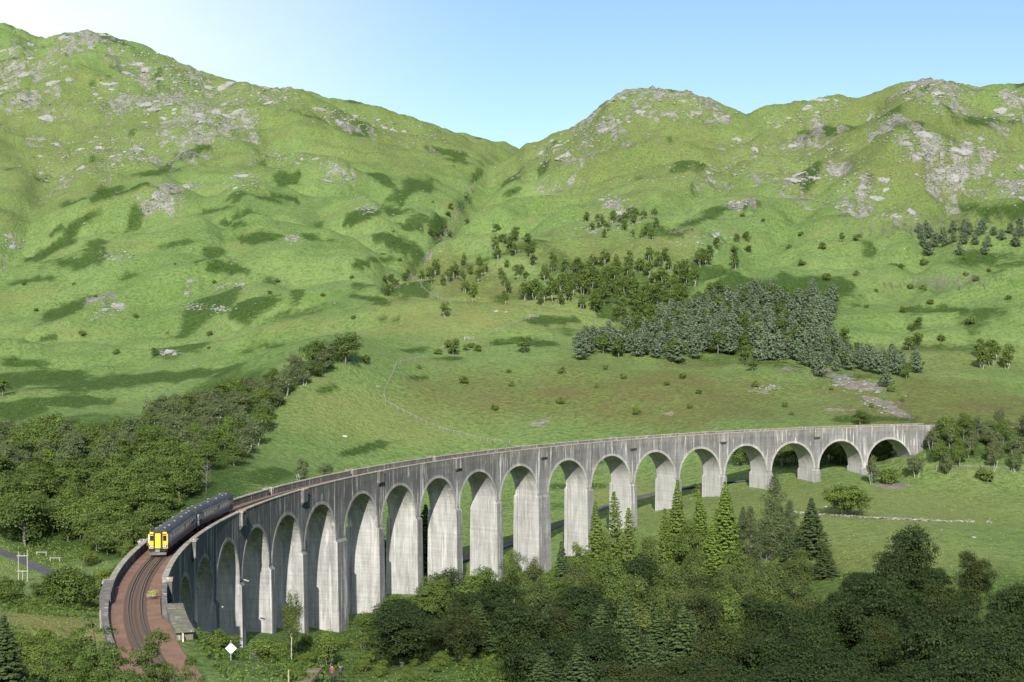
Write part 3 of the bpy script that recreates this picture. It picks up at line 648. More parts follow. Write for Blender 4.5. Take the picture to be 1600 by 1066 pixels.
def car(front):
    L = 22.6
    a0 = TF if front else TF+(L+.75)/RT; a1 = a0+L/RT
    p0 = Vector(A(a0, RT, ZR)); p1 = Vector(A(a1, RT, ZR)); d = (p1-p0); d.z = 0; d.normalize(); sx = Vector((d.y, -d.x, 0))   # sx: to the right looking along the train's rear
    o0 = p0-Vector(WORLD[train.name])
    def T(x, y, z): q = o0+sx*x+d*y; return (q.x, q.y, q.z+z)
    def bx(mb, x0, x1, y0, y1, z0, z1, m=0):
        return mb.hexa([T(x0, y0, z0), T(x1, y0, z0), T(x1, y1, z0), T(x0, y1, z0), T(x0, y0, z1), T(x1, y0, z1), T(x1, y1, z1), T(x0, y1, z1)], m)
    mb = MB(); v = []; prof = [(z, h) for z, h in PROF]
    loop = [(-h, z) for z, h in prof]+[(h, z) for z, h in reversed(prof)]
    for y in (0.0, L): v += [T(x, y, z) for x, z in loop]
    n = len(loop); f = [(k, (k+1) % n, n+(k+1) % n, n+k) for k in range(n)]+[tuple(reversed(range(n))), tuple(n+k for k in range(n))]
    f = [q[::-1] for q in f]
    mb.add(v, f); body = mb.build('carriage_body', M_BLUE, train)
    mb = MB(); v = []; loop = [(-h-.015, z+.003) for z, h in RPROF[:-1]]+[(0, RPROF[-1][0])]+[(h+.015, z+.003) for z, h in reversed(RPROF[:-1])]
    for y in (-.02, L+.02): v += [T(x, y, z) for x, z in loop]
    n = len(loop); f = [(k, (k+1) % n, n+(k+1) % n, n+k) for k in range(n)]+[tuple(reversed(range(n))), tuple(n+k for k in range(n))]
    mb.add(v, [q[::-1] for q in f]); mb.build('roof', M_ROOF, body)
    for y, x in ((1.6, -.5), (1.9, .55), (4.2, -.5), (4.8, .6), (9.4, .5), (13.8, -.55), (14.4, .55), (18.6, .5), (20.9, -.5), (20.9, .5)):
        if True:
            mb = MB(); bx(mb, x-.16, x+.16, y-.25, y+.25, 3.5, 3.70); mb.build('roof_vent', simple('vent_grey', (.20, .20, .20), .6) if 'vent_grey' not in bpy.data.materials else bpy.data.materials['vent_grey'], body)
    for s in (-1, 1):
        mb = MB(); bx(mb, *sorted((s*1.355, s*1.375)), .35, L-.35, 1.78, 1.93); mb.build('waist_stripe', M_BLUE2, body)
        mb = MB(); bx(mb, *sorted((s*1.29, s*1.335)), 3.4, L-3.4, 2.72, 2.96); mb.build('upper_band', M_BLUE2, body)
        ys = [3.9+k*1.62 for k in range(10)]
        for k, y in enumerate(ys):
            if k == 5: continue
            mb = MB(); bx(mb, *sorted((s*1.33, s*1.372)), y, y+1.36, 1.98, 2.68); wn = mb.build('window', M_GLASS, body)
            if not front and k in (1, 3, 4, 6, 7):
                pass
        for y in (1.35, L-2.55):
            mb = MB(); bx(mb, *sorted((s*1.34, s*1.378)), y, y+1.2, .98, 2.86); dr = mb.build('passenger_door', M_DGREY if not front else M_BLUE2, body)
            mb = MB(); bx(mb, *sorted((s*1.35, s*1.384)), y+.2, y+.5, 1.9, 2.65); bx(mb, *sorted((s*1.35, s*1.384)), y+.7, y+1.0, 1.9, 2.65); mb.build('door_window', M_GLASS, body)
        if not front:        # pale diagonal livery bars at the inner end of the rear carriage
            mb = MB()
            for q in ((.15, 1.0, .55, 1.0, 1.15, 2.7, .75, 2.7), (.2, 2.7, .55, 2.7, 1.1, 1.0, .75, 1.0)):
                x = s*1.376 if s > 0 else s*1.376; xi = s*1.33
                pts = [(q[0], q[1]), (q[2], q[3]), (q[4], q[5]), (q[6], q[7])]
                mb.hexa([T(xi, y, z) for y, z in pts]+[T(x, y, z) for y, z in pts])
            mb.build('livery_cross', M_WHITE, body)
    mb = MB(); bx(mb, -1.1, 1.1, 6.3, 9.4, .32, .9); bx(mb, -1.15, 1.15, 10.2, 14.2, .40, .9); bx(mb, -1.0, 1.0, .4, L-.4, .75, .93); mb.build('underframe', M_BLK, body)
    for y in (3.6, L-3.6):
        mb = MB(); bx(mb, -1.15, -1.02, y-1.8, y+1.8, .35, .72); bx(mb, 1.02, 1.15, y-1.8, y+1.8, .35, .72); bx(mb, -1.0, 1.0, y-.3, y+.3, .4, .72)
        bg_ = mb.build('bogie', M_BLK, body)
        for yy in (y-1.3, y+1.3):
            for x in (-.75, .75):
                mb = MB(); mb.tube([T(x-.065, yy, .42), T(x+.065, yy, .42)], .42, 16); mb.build('wheel', M_RAIL, body)
    if front:
        for x0, x1 in ((-1.28, -.605), (.605, 1.28)):
            mb = MB(); bx(mb, x0, x1, -.06, .02, 1.02, 3.05); bx(mb, x0*.9 if x0 < 0 else x0, x1 if x0 < 0 else x1*.9, -.058, .02, 3.05, 3.28); mb.build('cab_front', M_YEL, body)
        mb = MB(); bx(mb, -.60, -.36, -.42, .02, .98, 3.42); bx(mb, .36, .60, -.42, .02, .98, 3.42); bx(mb, -.359, .359, -.42, .02, 3.15, 3.42); bx(mb, -.359, .359, -.42, .02, .98, 1.1)
        mb.build('gangway_frame', M_DGREY, body)
        mb = MB(); bx(mb, -.357, .357, -.36, .02, 1.103, 3.147); mb.build('gangway_door', M_YEL2, body)
        for s in (-1, 1):
            mb = MB(); bx(mb, *sorted((s*.66, s*1.16)), -.085, .0, 2.06, 2.82); mb.build('windscreen', M_GLASS, body)
            mb = MB(); bx(mb, *sorted((s*.64, s*1.18)), -.10, -.0, 2.92, 3.06); mb.build('destination_panel', M_DGREY, body)
            mb = MB(); bx(mb, *sorted((s*.63, s*1.22)), -.08, 0, 1.12, 1.5); mb.build('lamp_panel', M_DGREY, body)
            for x in (.72, .98):
                mb = MB(); mb.tube([T(s*x, -.02, 1.32), T(s*x, -.13, 1.32)], .115, 12); mb.build('headlight', M_LAMP, body)
            mb = MB(); bx(mb, *sorted((s*1.20, s*1.385)), -.05, .55, .95, 1.75); mb.build('blue_corner', M_BLUE, body)
            mb = MB(); bx(mb, *sorted((s*1.285, s*1.375)), -.05, .6, 1.753, 2.95); mb.build('white_corner', M_WHITE if s < 0 else M_BLUE2, body)
            mb = MB(); mb.tube([T(s*.95, -.05, .78), T(s*.95, -.55, .78)], .09, 8); mb.tube([T(s*.95, -.5, .78), T(s*.95, -.56, .78)], .2, 10); mb.build('buffer', M_BLK, body)
        mb = MB(); bx(mb, -.3, .3, -.62, .1, .55, .93); bx(mb, -.14, .14, -.85, -.62, .62, .88); mb.build('coupler', simple('coupler_steel', (.22, .21, .20), .5), body)
        mb = MB(); v = [T(-1.2, -.5, .18), T(0, -.78, .18), T(1.2, -.5, .18), T(1.2, -.3, .18), T(-1.2, -.3, .18), T(-1.2, -.5, .52), T(0, -.7, .52), T(1.2, -.5, .52), T(1.2, -.3, .52), T(-1.2, -.3, .52)]
        mb.add(v, [(0, 1, 6, 5), (1, 2, 7, 6), (2, 3, 8, 7), (3, 4, 9, 8), (4, 0, 5, 9), (5, 6, 7, 8, 9), (4, 3, 2, 1, 0)]); mb.build('snowplough', simple('plough_grey', (.10, .10, .10), .6), body)
        mb = MB(); bx(mb, -1.25, 1.25, -.3, .1, .62, .95); mb.build('buffer_beam', M_BLK, body)
    else:
        mb = MB(); bx(mb, -.5, .5, -.72, 0, 1.0, 3.3); mb.build('gangway', M_BLK, body)
        mb = MB(); bx(mb, -1.2, 1.2, L, L+.05, 1.0, 3.1); mb.build('rear_end', M_DGREY, body)
car(True); car(False)

# ---------------------------------------------------------------- trees: meshes
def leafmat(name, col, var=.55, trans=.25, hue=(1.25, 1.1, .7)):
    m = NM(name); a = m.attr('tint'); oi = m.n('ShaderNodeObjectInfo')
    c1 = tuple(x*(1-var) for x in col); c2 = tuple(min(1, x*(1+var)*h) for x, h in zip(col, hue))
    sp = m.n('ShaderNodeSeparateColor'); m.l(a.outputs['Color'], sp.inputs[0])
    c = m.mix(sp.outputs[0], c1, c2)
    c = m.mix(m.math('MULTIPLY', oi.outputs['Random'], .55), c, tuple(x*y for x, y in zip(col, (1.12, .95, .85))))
    d = m.n('ShaderNodeBsdfPrincipled'); m.l(c, d.inputs['Base Color']); d.inputs['Roughness'].default_value = .65; d.inputs['Specular IOR Level'].default_value = .2
    t = m.n('ShaderNodeBsdfTranslucent'); m.l(m.mix(1.0, c, (1.0, 1.15, .5), 'MULTIPLY'), t.inputs['Color'])
    x = m.n('ShaderNodeMixShader'); x.inputs[0].default_value = trans; m.l(d.outputs[0], x.inputs[1]); m.l(t.outputs[0], x.inputs[2]); m.l(x.outputs[0], m.out.inputs['Surface'])
    return m.mat
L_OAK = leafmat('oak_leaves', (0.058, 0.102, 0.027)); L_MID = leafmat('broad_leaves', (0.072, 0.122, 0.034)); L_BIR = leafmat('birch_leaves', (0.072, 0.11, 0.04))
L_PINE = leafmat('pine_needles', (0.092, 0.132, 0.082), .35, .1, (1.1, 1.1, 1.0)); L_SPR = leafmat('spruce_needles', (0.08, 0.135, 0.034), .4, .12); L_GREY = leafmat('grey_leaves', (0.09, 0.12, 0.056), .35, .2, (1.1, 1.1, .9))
L_OLV = leafmat('shade_olive_leaves', (0.03, 0.046, 0.015), .6, .18); L_DRK = leafmat('shade_dark_leaves', (0.019, 0.038, 0.011), .6, .15); L_BUSH = leafmat('bush_leaves', (0.085, 0.135, 0.034)); L_DSPR = leafmat('dark_needles', (0.04, 0.07, 0.032), .4, .1)  # olive and dark leaves carry the lower right's shade in their colour
L_FERN2 = leafmat('shaded_bracken', (0.046, 0.088, 0.018), .5, .2); L_FERN = leafmat('bracken_fronds', (0.055, 0.105, 0.020), .4, .2); L_GRS = leafmat('grass_blades', (0.125, 0.185, 0.048), .25, .2, (1.1, 1.05, .9)); L_FLOW = leafmat('pale_blossom', (0.30, 0.36, 0.18), .4, .2)  # near bracken is a darker copy, bottom-edge shade put into its colour
B_GREY = simple('grey_bark', (0.20, 0.19, 0.17), .9, .4, 2, bump=.4); B_PALE = simple('pale_bark', (0.46, 0.44, 0.40), .85, .35, 1.5); B_BRN = simple('brown_bark', (0.12, 0.085, 0.06), .9, .35, 2, bump=.4); B_DEAD = simple('dead_wood', (0.20, 0.185, 0.17), .9, .25, 1.5)

def leaves(Pn, Nn, size, r, asp=1.0):
    n = len(Pn); Nn = Nn/np.maximum(np.linalg.norm(Nn, axis=1, keepdims=True), 1e-6)
    t = np.cross(Nn, r.normal(size=(n, 3))); t /= np.maximum(np.linalg.norm(t, axis=1, keepdims=True), 1e-6); b = np.cross(Nn, t)
    s = (size*r.uniform(.65, 1.35, n))[:, None]*.5
    V = np.stack([Pn-t*s*asp, Pn-b*s*.7, Pn+t*s*asp, Pn+b*s*.7], 1).reshape(-1, 3)
    return V, np.arange(4*n).reshape(n, 4)
def unit(r, n):
    d = r.normal(size=(n, 3)); return d/np.linalg.norm(d, axis=1, keepdims=True)
def crown_mesh(name, parts, mat, r):
    """parts: list of (P, N, size, tint, asp)"""
    Vs, Fs, Ts = [], [], []; b = 0
    for Pn, Nn, size, tint, asp in parts:
        V, Fc = leaves(Pn, Nn, size, r, asp); Vs.append(V); Fs.append(Fc+b); b += len(V); Ts.append(np.repeat(tint, 4))
    V = np.vstack(Vs); T = np.clip(np.concatenate(Ts), 0, 1)
    return mesh_np(name, V, np.vstack(Fs), [mat], attrs={'tint': np.stack([T, T, T, np.ones_like(T)], -1)})
PROTO = []
def finish(name, cat, trunk_mb, crown_me, bark, single=False):
    PROTO.append(name)
    root = empty(name)
    t = trunk_mb.build('trunk', bark, root, smooth=True)
    if crown_me is not None: link('crown', crown_me, root)
    root['category'] = cat
    return root
def clump_cloud(r, C, RC, n, cen, leaf, zs=.8, droop=0.0, nup=.3):
    wgt = RC**2; k = r.choice(len(C), n, p=wgt/wgt.sum())
    d = unit(r, n); d[:, 2] = np.where(d[:, 2] < -.35, -d[:, 2]*.6, d[:, 2]); d /= np.linalg.norm(d, axis=1, keepdims=True)
    lump = 1+.28*np.sin(d[:, 0]*5+k*1.7)*np.sin(d[:, 1]*6+k)+.18*np.sin(d[:, 2]*9+k*2.3)
    rad = RC[k]*lump*r.uniform(.45, 1.05, n)**.6
    Pn = C[k]+d*rad[:, None]*np.array([1, 1, zs]); Pn[:, 2] -= droop*RC[k]*r.uniform(0, 1, n)**2
    out = Pn-cen; out /= np.maximum(np.linalg.norm(out, axis=1, keepdims=True), 1e-6)
    Nn = d*.6+out*.5+np.array([0, 0, nup])+r.normal(size=(n, 3))*.42
    tint = .08+.3*r.random(n)+.45*np.clip((rad/RC[k]-.55)*1.7, 0, 1)+.5*(r.random(len(C))[k]-.5)+.2*np.clip((Pn[:, 2]-cen[2])/max(1e-3, np.ptp(Pn[:, 2])), -.5, .5)  # inner and lower leaves tinted darker: crown shade painted into the leaves
    return (Pn, Nn, leaf, tint, 1.0)
def broadleaf(name, seed, H, W, bole, nclump, nleaf, leaf, mat, bark=B_GREY, cat='tree', rcf=(.15, .24), zs=.8, droop=0., stems=1, top=.75, tr=.028):
    r = np.random.default_rng(seed); C, RC = [], []
    hz = (H-bole)/2; cen = np.array([0, 0, bole+hz*.85])
    for k in range(nclump):
        d = unit(r, 1)[0]; f = r.uniform(.35, .85) if k > nclump*.15 else r.uniform(0, .4)
        z = d[2]*f*hz; wz = 1.0-.35*max(0, (d[2]*f))*(1-top)*4 if True else 1
        rc = W*r.uniform(*rcf)
        C.append([d[0]*f*(W/2)*wz, d[1]*f*(W/2)*wz, bole+hz+z*1.0]); RC.append(rc)
    C = np.array(C); RC = np.array(RC)
    C[:, 2] = np.minimum(C[:, 2], H-RC*zs*.9); C[:, 2] = np.maximum(C[:, 2], RC*zs*.75+bole*.4)
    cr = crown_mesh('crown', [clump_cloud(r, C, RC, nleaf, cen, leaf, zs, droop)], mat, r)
    mb = MB(); tops = []
    for s in range(stems):
        a = r.uniform(0, 6.28); sp = .0 if stems == 1 else W*.07
        b0 = Vector((cos(a)*sp, sin(a)*sp, -.5)); tp = Vector((cos(a)*sp*4+r.normal()*.2, sin(a)*sp*4+r.normal()*.2, bole+hz*.9)); md = (b0+tp)/2+Vector((r.normal()*.25, r.normal()*.25, 0))
        R = H*tr/sqrt(stems); mb.tube([b0, md, tp], [R, R*.75, R*.3], 7); tops.append((md, tp, R))
    for k in range(min(len(C), 14)):
        md, tp, R = tops[k % len(tops)]; f = r.uniform(.1, .8); p0 = md.lerp(tp, f); p2 = Vector(C[k]); pm = p0.lerp(p2, .5)+Vector((0, 0, .08*H*r.uniform(0, 1)))
        mb.tube([p0, pm, p2], [R*.38, R*.25, R*.08], 5, cap=False)
    return finish(name, cat, mb, cr, bark)
def spruce(name, seed, H, W, nwh, nbr, nper, leaf, mat, bark=B_BRN, base=.06, droop=.30, ragged=.25, power=1.0):
    r = np.random.default_rng(seed); Ps, Ns, Ts = [], [], []; mb = MB()
    mb.tube([(0, 0, -.5), (0, 0, H*.5), (0, 0, H)], [H*.017, H*.010, .02], 7)
    for w_ in range(nwh):
        f = (w_+.3*r.random())/nwh; z = H*(base+(1-base)*f**.92); Lb = (W/2)*((1-f)**power)*1.02+.12
        for b in range(nbr):
            a = 2*pi*(b+r.random()*.8)/nbr+w_*1.1; l = Lb*r.uniform(1-ragged, 1+ragged*.6); n = max(4, int(nper*(.25+l/(W/2))))
            t = r.random(n)**.75; dirv = np.array([cos(a), sin(a), 0]); lat = np.array([-sin(a), cos(a), 0])
            zz = -droop*l*t*(1.1-.5*t)+.10*l*t**3+.1
            wd = l*.30*(1-t*.75)*r.uniform(-1, 1, n)
            Pn = dirv*(l*t)[:, None]+lat*wd[:, None]+np.array([0, 0, 1])*(z+zz-abs(wd)*.35)[:, None]+r.normal(size=(n, 3))*.06
            Nn = np.tile(dirv*.55+np.array([0, 0, .6]), (n, 1))+r.normal(size=(n, 3))*.38
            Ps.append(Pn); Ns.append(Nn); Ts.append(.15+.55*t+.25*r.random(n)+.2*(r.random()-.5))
            if w_ % 2 == 0 and b % 2 == 0: mb.tube([(0, 0, z), tuple(dirv*l*.8+np.array([0, 0, z-droop*l*.5]))], [.05, .015], 4, cap=False)
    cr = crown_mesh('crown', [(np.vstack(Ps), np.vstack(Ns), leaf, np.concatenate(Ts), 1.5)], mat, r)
    return finish(name, 'conifer', mb, cr, bark)
def pine(name, seed, H, W, ncl, nleaf, leaf, mat, bark=B_BRN, base=.28):
    r = np.random.default_rng(seed); C, RC = [], []; mb = MB(); mb.tube([(0, 0, -.5), (r.normal()*.1, 0, H*.55), (0, 0, H*.96)], [H*.018, H*.012, .03], 6)
    for k in range(ncl):
        f = r.random()**.8; z = H*(base+(1-base)*f*.95); l = W/2*(1-f**1.6*.85)*r.uniform(.35, .9); a = k*2.4+r.random()
        c = np.array([cos(a)*l, sin(a)*l, z+l*.25]); C.append(c); RC.append(W*r.uniform(.11, .19)*(1-.45*f))
        if k % 3 == 0: mb.tube([(0, 0, z-.2*l), tuple(c)], [.05, .02], 4, cap=False)
    C = np.array(C); RC = np.array(RC)
    cr = crown_mesh('crown', [clump_cloud(r, C, RC, nleaf, np.array([0, 0, H*.5]), leaf, 1.0, 0, .55)], mat, r)
    return finish(name, 'conifer', mb, cr, bark)
def columnar(name, seed, H, W, ncl, nleaf, leaf, mat, bark=B_GREY):
    r = np.random.default_rng(seed); C, RC = [], []; mb = MB(); mb.tube([(0, 0, -.5), (.1, .1, H*.5), (0, 0, H*.97)], [H*.018, H*.011, .03], 6)
    for k in range(ncl):
        f = (k+.5)/ncl; z = H*(.1+.88*f); l = W/2*min(1, .55+f*1.1)*(1-f**2.2*.92)*r.uniform(.2, .85); a = k*2.4+r.random()
        c = np.array([cos(a)*l, sin(a)*l, z]); C.append(c); RC.append(W*r.uniform(.12, .2)*(1-.55*f)); mb.tube([(0, 0, max(.5, z-l*1.8)), tuple(c)], [.07, .02], 4, cap=False)
    C = np.array(C); RC = np.array(RC)
    cr = crown_mesh('crown', [clump_cloud(r, C, RC, nleaf, np.array([0, 0, H*.45]), leaf, 1.5, 0, .3)], mat, r)
    return finish(name, 'tree', mb, cr, bark)
def deadtree(name, seed, H, nb, bark=B_DEAD, th=.014):
    r = np.random.default_rng(seed); mb = MB(); mb.tube([(0, 0, -.5), (r.normal()*.2, r.normal()*.2, H*.5), (r.normal()*.3, r.normal()*.3, H)], [H*th, H*th*.7, .03], 6)
    for k in range(nb):
        f = r.uniform(.25, .95); a = r.uniform(0, 6.28); l = H*r.uniform(.12, .34)*(1.1-f*.6); p0 = Vector((0, 0, H*f)); p1 = p0+Vector((cos(a)*l*.6, sin(a)*l*.6, l*.35)); p2 = p1+Vector((cos(a+.4)*l*.4, sin(a+.4)*l*.4, l*.45))
        mb.tube([p0, p1, p2], [H*th*.42, H*th*.28, .02], 4, cap=False)
        for q in range(2):
            b = a+r.normal()*.9; p3 = p1+Vector((cos(b)*l*.4, sin(b)*l*.4, l*r.uniform(.1, .5))); mb.tube([p1, p3], [H*th*.2, .015], 3, cap=False)
    return finish(name, 'tree', mb, None, bark)

def kit(fn, name, n, *a, **k): return [fn(name, 100*sum(map(ord, name)) % 9973+i, *a, **k) for i in range(n)]
# foreground kinds (drawn large)
NEAR_BROAD = kit(broadleaf, 'broadleaf_tree', 3, 12, 10, .7, 64, 16000, .26, L_MID, rcf=(.09, .16))
NEAR_BIRCH = kit(broadleaf, 'birch_tree', 3, 13, 7.4, 1.5, 50, 14000, .23, L_BIR, B_PALE, rcf=(.10, .17), zs=1.15, droop=1.0, tr=.012)
NEAR_LOOSE = kit(broadleaf, 'rowan_tree', 3, 11, 10, .6, 46, 9500, .21, L_OAK, B_BRN, rcf=(.06, .12), zs=.6)
NEAR_OLIVE = kit(broadleaf, 'aspen_tree', 2, 13, 8.4, 1.2, 52, 15000, .23, L_OLV, B_GREY, rcf=(.10, .17), zs=1.1, droop=.6, tr=.014)
NEAR_DARK = kit(broadleaf, 'dark_tree', 3, 12, 10.5, .6, 60, 16000, .29, L_DRK, B_GREY, rcf=(.10, .18))
NEAR_SPR = kit(spruce, 'spruce_tree', 2, 20, 11.0, 34, 11, 58, .36, L_SPR); NEAR_DSPR = kit(spruce, 'dark_spruce_tree', 2, 16, 8.6, 30, 11, 50, .34, L_DSPR)
NEAR_LARCH = kit(spruce, 'larch_tree', 2, 20, 9.0, 36, 8, 34, .30, L_BUSH, B_GREY, .12, .12, .45, .8)
NEAR_POP = kit(columnar, 'poplar_tree', 2, 22, 9.8, 84, 20000, .27, L_GREY)
NEAR_SHRUB = kit(broadleaf, 'shrub', 3, 6, 8.5, .1, 46, 13000, .24, L_BUSH, B_GREY, 'bush', (.10, .17), .85, 0, 4, .75, .02); NEAR_DSHRUB = kit(broadleaf, 'dark_shrub', 2, 6, 8.0, .1, 46, 13000, .24, L_OAK, B_GREY, 'bush', (.10, .17), .85, 0, 4, .75, .02)
NEAR_BUSH = kit(broadleaf, 'bush', 4, 2.6, 3.4, .15, 16, 3600, .15, L_BUSH, B_GREY, 'bush', (.15, .24), .85, 0, 4, .75, .03)
# woodland kinds (middle distance)
MID_BROAD = kit(broadleaf, 'broadleaf_tree', 4, 11, 10.5, .5, 36, 5200, .42, L_MID, rcf=(.14, .22)); MID_OAK = kit(broadleaf, 'oak_tree', 3, 11, 11.5, .5, 38, 5200, .44, L_OAK, rcf=(.13, .21))
MID_BIRCH = kit(broadleaf, 'birch_tree', 3, 10, 8.5, .9, 32, 4600, .38, L_GREY, B_PALE, rcf=(.13, .2), zs=1.0, droop=.5, stems=2, tr=.017)
MID_BUSH = kit(broadleaf, 'bush', 3, 3.0, 4.0, .1, 14, 1500, .34, L_BUSH, B_GREY, 'bush', (.16, .25), .85, 0, 3, .75, .03)
# far hillside kinds
FAR_BIRCH = kit(broadleaf, 'birch_tree', 4, 9, 5.8, .5, 18, 1000, .60, L_MID, B_PALE, rcf=(.17, .26), zs=1.15, stems=2, tr=.014); FAR_OAK = kit(broadleaf, 'broadleaf_tree', 3, 9, 8, .8, 18, 900, .68, L_OAK, rcf=(.16, .24))
FAR_PINE = kit(spruce, 'pine_tree', 5, 8.6, 6.4, 11, 7, 28, .52, L_PINE, B_BRN, .12, -.20, .5, .55); FAR_BUSH = kit(broadleaf, 'bush', 2, 2.6, 3.6, .1, 8, 350, .5, L_BUSH, B_GREY, 'bush', (.2, .3), .85, 0, 2, .75, .03)
DEAD = kit(deadtree, 'bare_tree', 3, 9, 26, B_DEAD, .011); 
_used = set()
def plant(kit_, x, y, z, sx, sz=None, label=None, group=None, k=None, rz=None):
    p = kit_[k if k is not None else random.randrange(len(kit_))]
    if p.name in _used: o = copy_tree(p)
    else: o = p; _used.add(p.name)
    o.location = (x, y, z); o.scale = (sx, sx, sz if sz is not None else sx); o.rotation_euler = (random.uniform(-.04, .04), random.uniform(-.04, .04), random.uniform(0, 6.28) if rz is None else rz)
    if label: o['label'] = label
    if group: o['group'] = group
    return o
def inpoly(px, py, poly):
    r = np.zeros(len(px), bool); n = len(poly); j = n-1
    for i in range(n):
        xi, yi = poly[i]; xj, yj = poly[j]
        r ^= ((yi > py) != (yj > py)) & (px < (xj-xi)*(py-yi)/(yj-yi+1e-12)+xi); j = i
    return r
PLANTED = []
def scatter(poly, n, gap, seed, fringe=0):
    r = np.random.default_rng(seed); P_ = np.array(poly, float); lo = P_.min(0); hi = P_.max(0); m = max(2500, n*25)
    px = r.uniform(lo[0], hi[0], m); py = r.uniform(lo[1], hi[1], m); k = inpoly(px, py, poly); px, py = px[k], py[k]
    if fringe: q_ = r.random(len(px)) < .3; px = px+q_*r.normal(size=len(px))*fringe; py = py+q_*r.normal(size=len(px))*fringe*.5
    x, y, z, d = hit(px, py); ok = np.isfinite(d); out = []
    for a, b, c, dd, u, v in zip(x[ok], y[ok], z[ok], d[ok], px[ok], py[ok]):
        if abs(math.hypot(a-CX, b-CY)-RT) < 8 and TH_L-.3 < atan2(a-CX, b-CY) < TH_R+.5: continue
        if all((a-q[0])**2+(b-q[1])**2 > gap*gap for q in out): out.append((a, b, c, dd, u, v))
        if len(out) >= n: break
    return out

# ---------------------------------------------------------------- trees: where they stand
U = random.uniform
# --- wood on the left, in strips that can be told apart
LW = 'trees of the wood left of the viaduct'
for poly, n, gap, lab, mixk in [
    ([(-20, 690), (90, 690), (190, 695), (240, 720), (150, 760), (-20, 750)], 58, 7.0, 'leafy tree at the upper left of the left wood', (MID_BROAD, MID_BIRCH, MID_BIRCH)),
    ([(-20, 752), (150, 762), (240, 722), (300, 740), (290, 790), (210, 800), (100, 842), (-20, 848)], 84, 6.2, 'dense tree in the left wood above the road', (MID_BROAD, MID_BROAD, MID_OAK)),
    ([(215, 800), (290, 792), (270, 815), (225, 850), (190, 880), (150, 866), (120, 842)], 34, 5.0, 'bright leafy tree in the wood beside the train', (MID_BROAD, MID_BROAD, MID_BUSH)),
    ([(195, 690), (215, 668), (300, 640), (330, 625), (400, 620), (425, 650), (405, 700), (360, 735), (310, 742), (245, 718)], 62, 6.6, 'grey-green tree in the wood above the train', (MID_BIRCH, MID_BROAD, MID_BIRCH)),
    ([(400, 618), (430, 600), (480, 575), (520, 568), (520, 580), (470, 606), (430, 645)], 24, 5.5, 'tree in the narrow wood below the round oak', (MID_BIRCH, MID_BIRCH, MID_OAK))]:
    for x, y, z, d, u, v in scatter(poly, n, gap, int(poly[0][0])+n):
        k = random.choice(mixk); s = U(.72, 1.12); plant(k, x, y, z-.3, s, s*U(.8, 1.08), lab, LW)
def at(u, v): x, y, z, d = hit([u], [v]); return float(x[0]), float(y[0]), float(z[0]), float(d[0])
def up(u, top, d):                                  # a tree at this depth whose top shows at this height -> x, y, ground z, tree height
    X, Y, Z = ray([u], [top]); x, y = float(X[0]*d), float(Y[0]*d); z = float(zt(x, y)); return x, y, z, CAMZ+float(Z[0])*d-z
x, y, z, d = at(540, 570); plant(MID_OAK, x, y, z-.3, 1.25, 1.18, 'large round dark green oak at the top end of the left wood', None, 0)
x, y, z, d = at(572, 568); plant(MID_BUSH, x, y, z-.3, 1.3, 1.2, 'small dark bush at the right foot of the large round oak')
x, y, z, d = at(40, 852); plant(MID_OAK, x, y, z-.3, 1.35, 1.2, 'big rounded dark tree above the road at the left edge', None, 1)
x, y, z, d = at(108, 846); plant(MID_BROAD, x, y, z-.3, 1.15, 1.1, 'rounded tree with a dark base above the two wooden rails', None, 2)
for u, v, lab in ((158, 850, 'pale bare forked tree among the green wood left of the train'), (82, 835, 'small pale bare tree beside the dark tree above the road'), (322, 775, 'pale bare tree at the wood edge behind the train roof')):
    x, y, z, d = at(u, v); plant(DEAD, x, y, z, .95, 1.0, lab)
# --- near bushes on the left
for u, v, s, sz, kt, kk, lab in [(112, 950, 1.45, 1.35, NEAR_DSHRUB, 0, 'big dense rounded dark green bush below the utility poles'), (160, 932, .9, .95, NEAR_SHRUB, 1, 'olive bush between the dark bush and the end pillar of the viaduct'), (72, 935, .8, .7, NEAR_DSHRUB, 1, 'lower dark bush at the left foot of the big dense bush'), (10, 945, .9, .9, NEAR_DSHRUB, 1, 'green bush at the left edge beside the bracken bank'),
                             (200, 880, .6, .9, NEAR_SHRUB, 0, 'light bush growing against the outside of the left parapet'), (182, 905, .45, .6, NEAR_SHRUB, 2, 'small light bush behind the end pillar'), (140, 885, .7, .8, NEAR_SHRUB, 2, 'light bush behind the big dark bush near the wood')]:
    x, y, z, d = at(u, v); plant(kt, x, y, z-.2, s, sz, lab, None, kk)
for u, top, d, w, lab, kk in [(150, 940, 114, .62, 'loose leafy tree overlapping the near end of the track', 0), (236, 958, 120, .52, 'leafy tree with sprigs hanging over the rails', 1), (95, 985, 105, .55, 'leafy tree in the bottom left corner', 2), (285, 1006, 112, .46, 'leafy young tree at the bottom beside the ballast', 1), (190, 990, 104, .6, 'dense leafy tree at the bottom left of the track', 0)]:
    x, y, z, h = up(u, top, d); sz_ = max(.3, h/11); plant(NEAR_LOOSE, x, y, z-.3, min(w, 1.5*sz_), sz_, lab, None, kk)
x, y, z, h = up(6, 955, 112); plant(NEAR_DSPR, x, y, z-.3, min(.75, 1.4*h/16), max(.3, h/16), 'grey-green conifer cut by the left edge of the picture', None, 0)
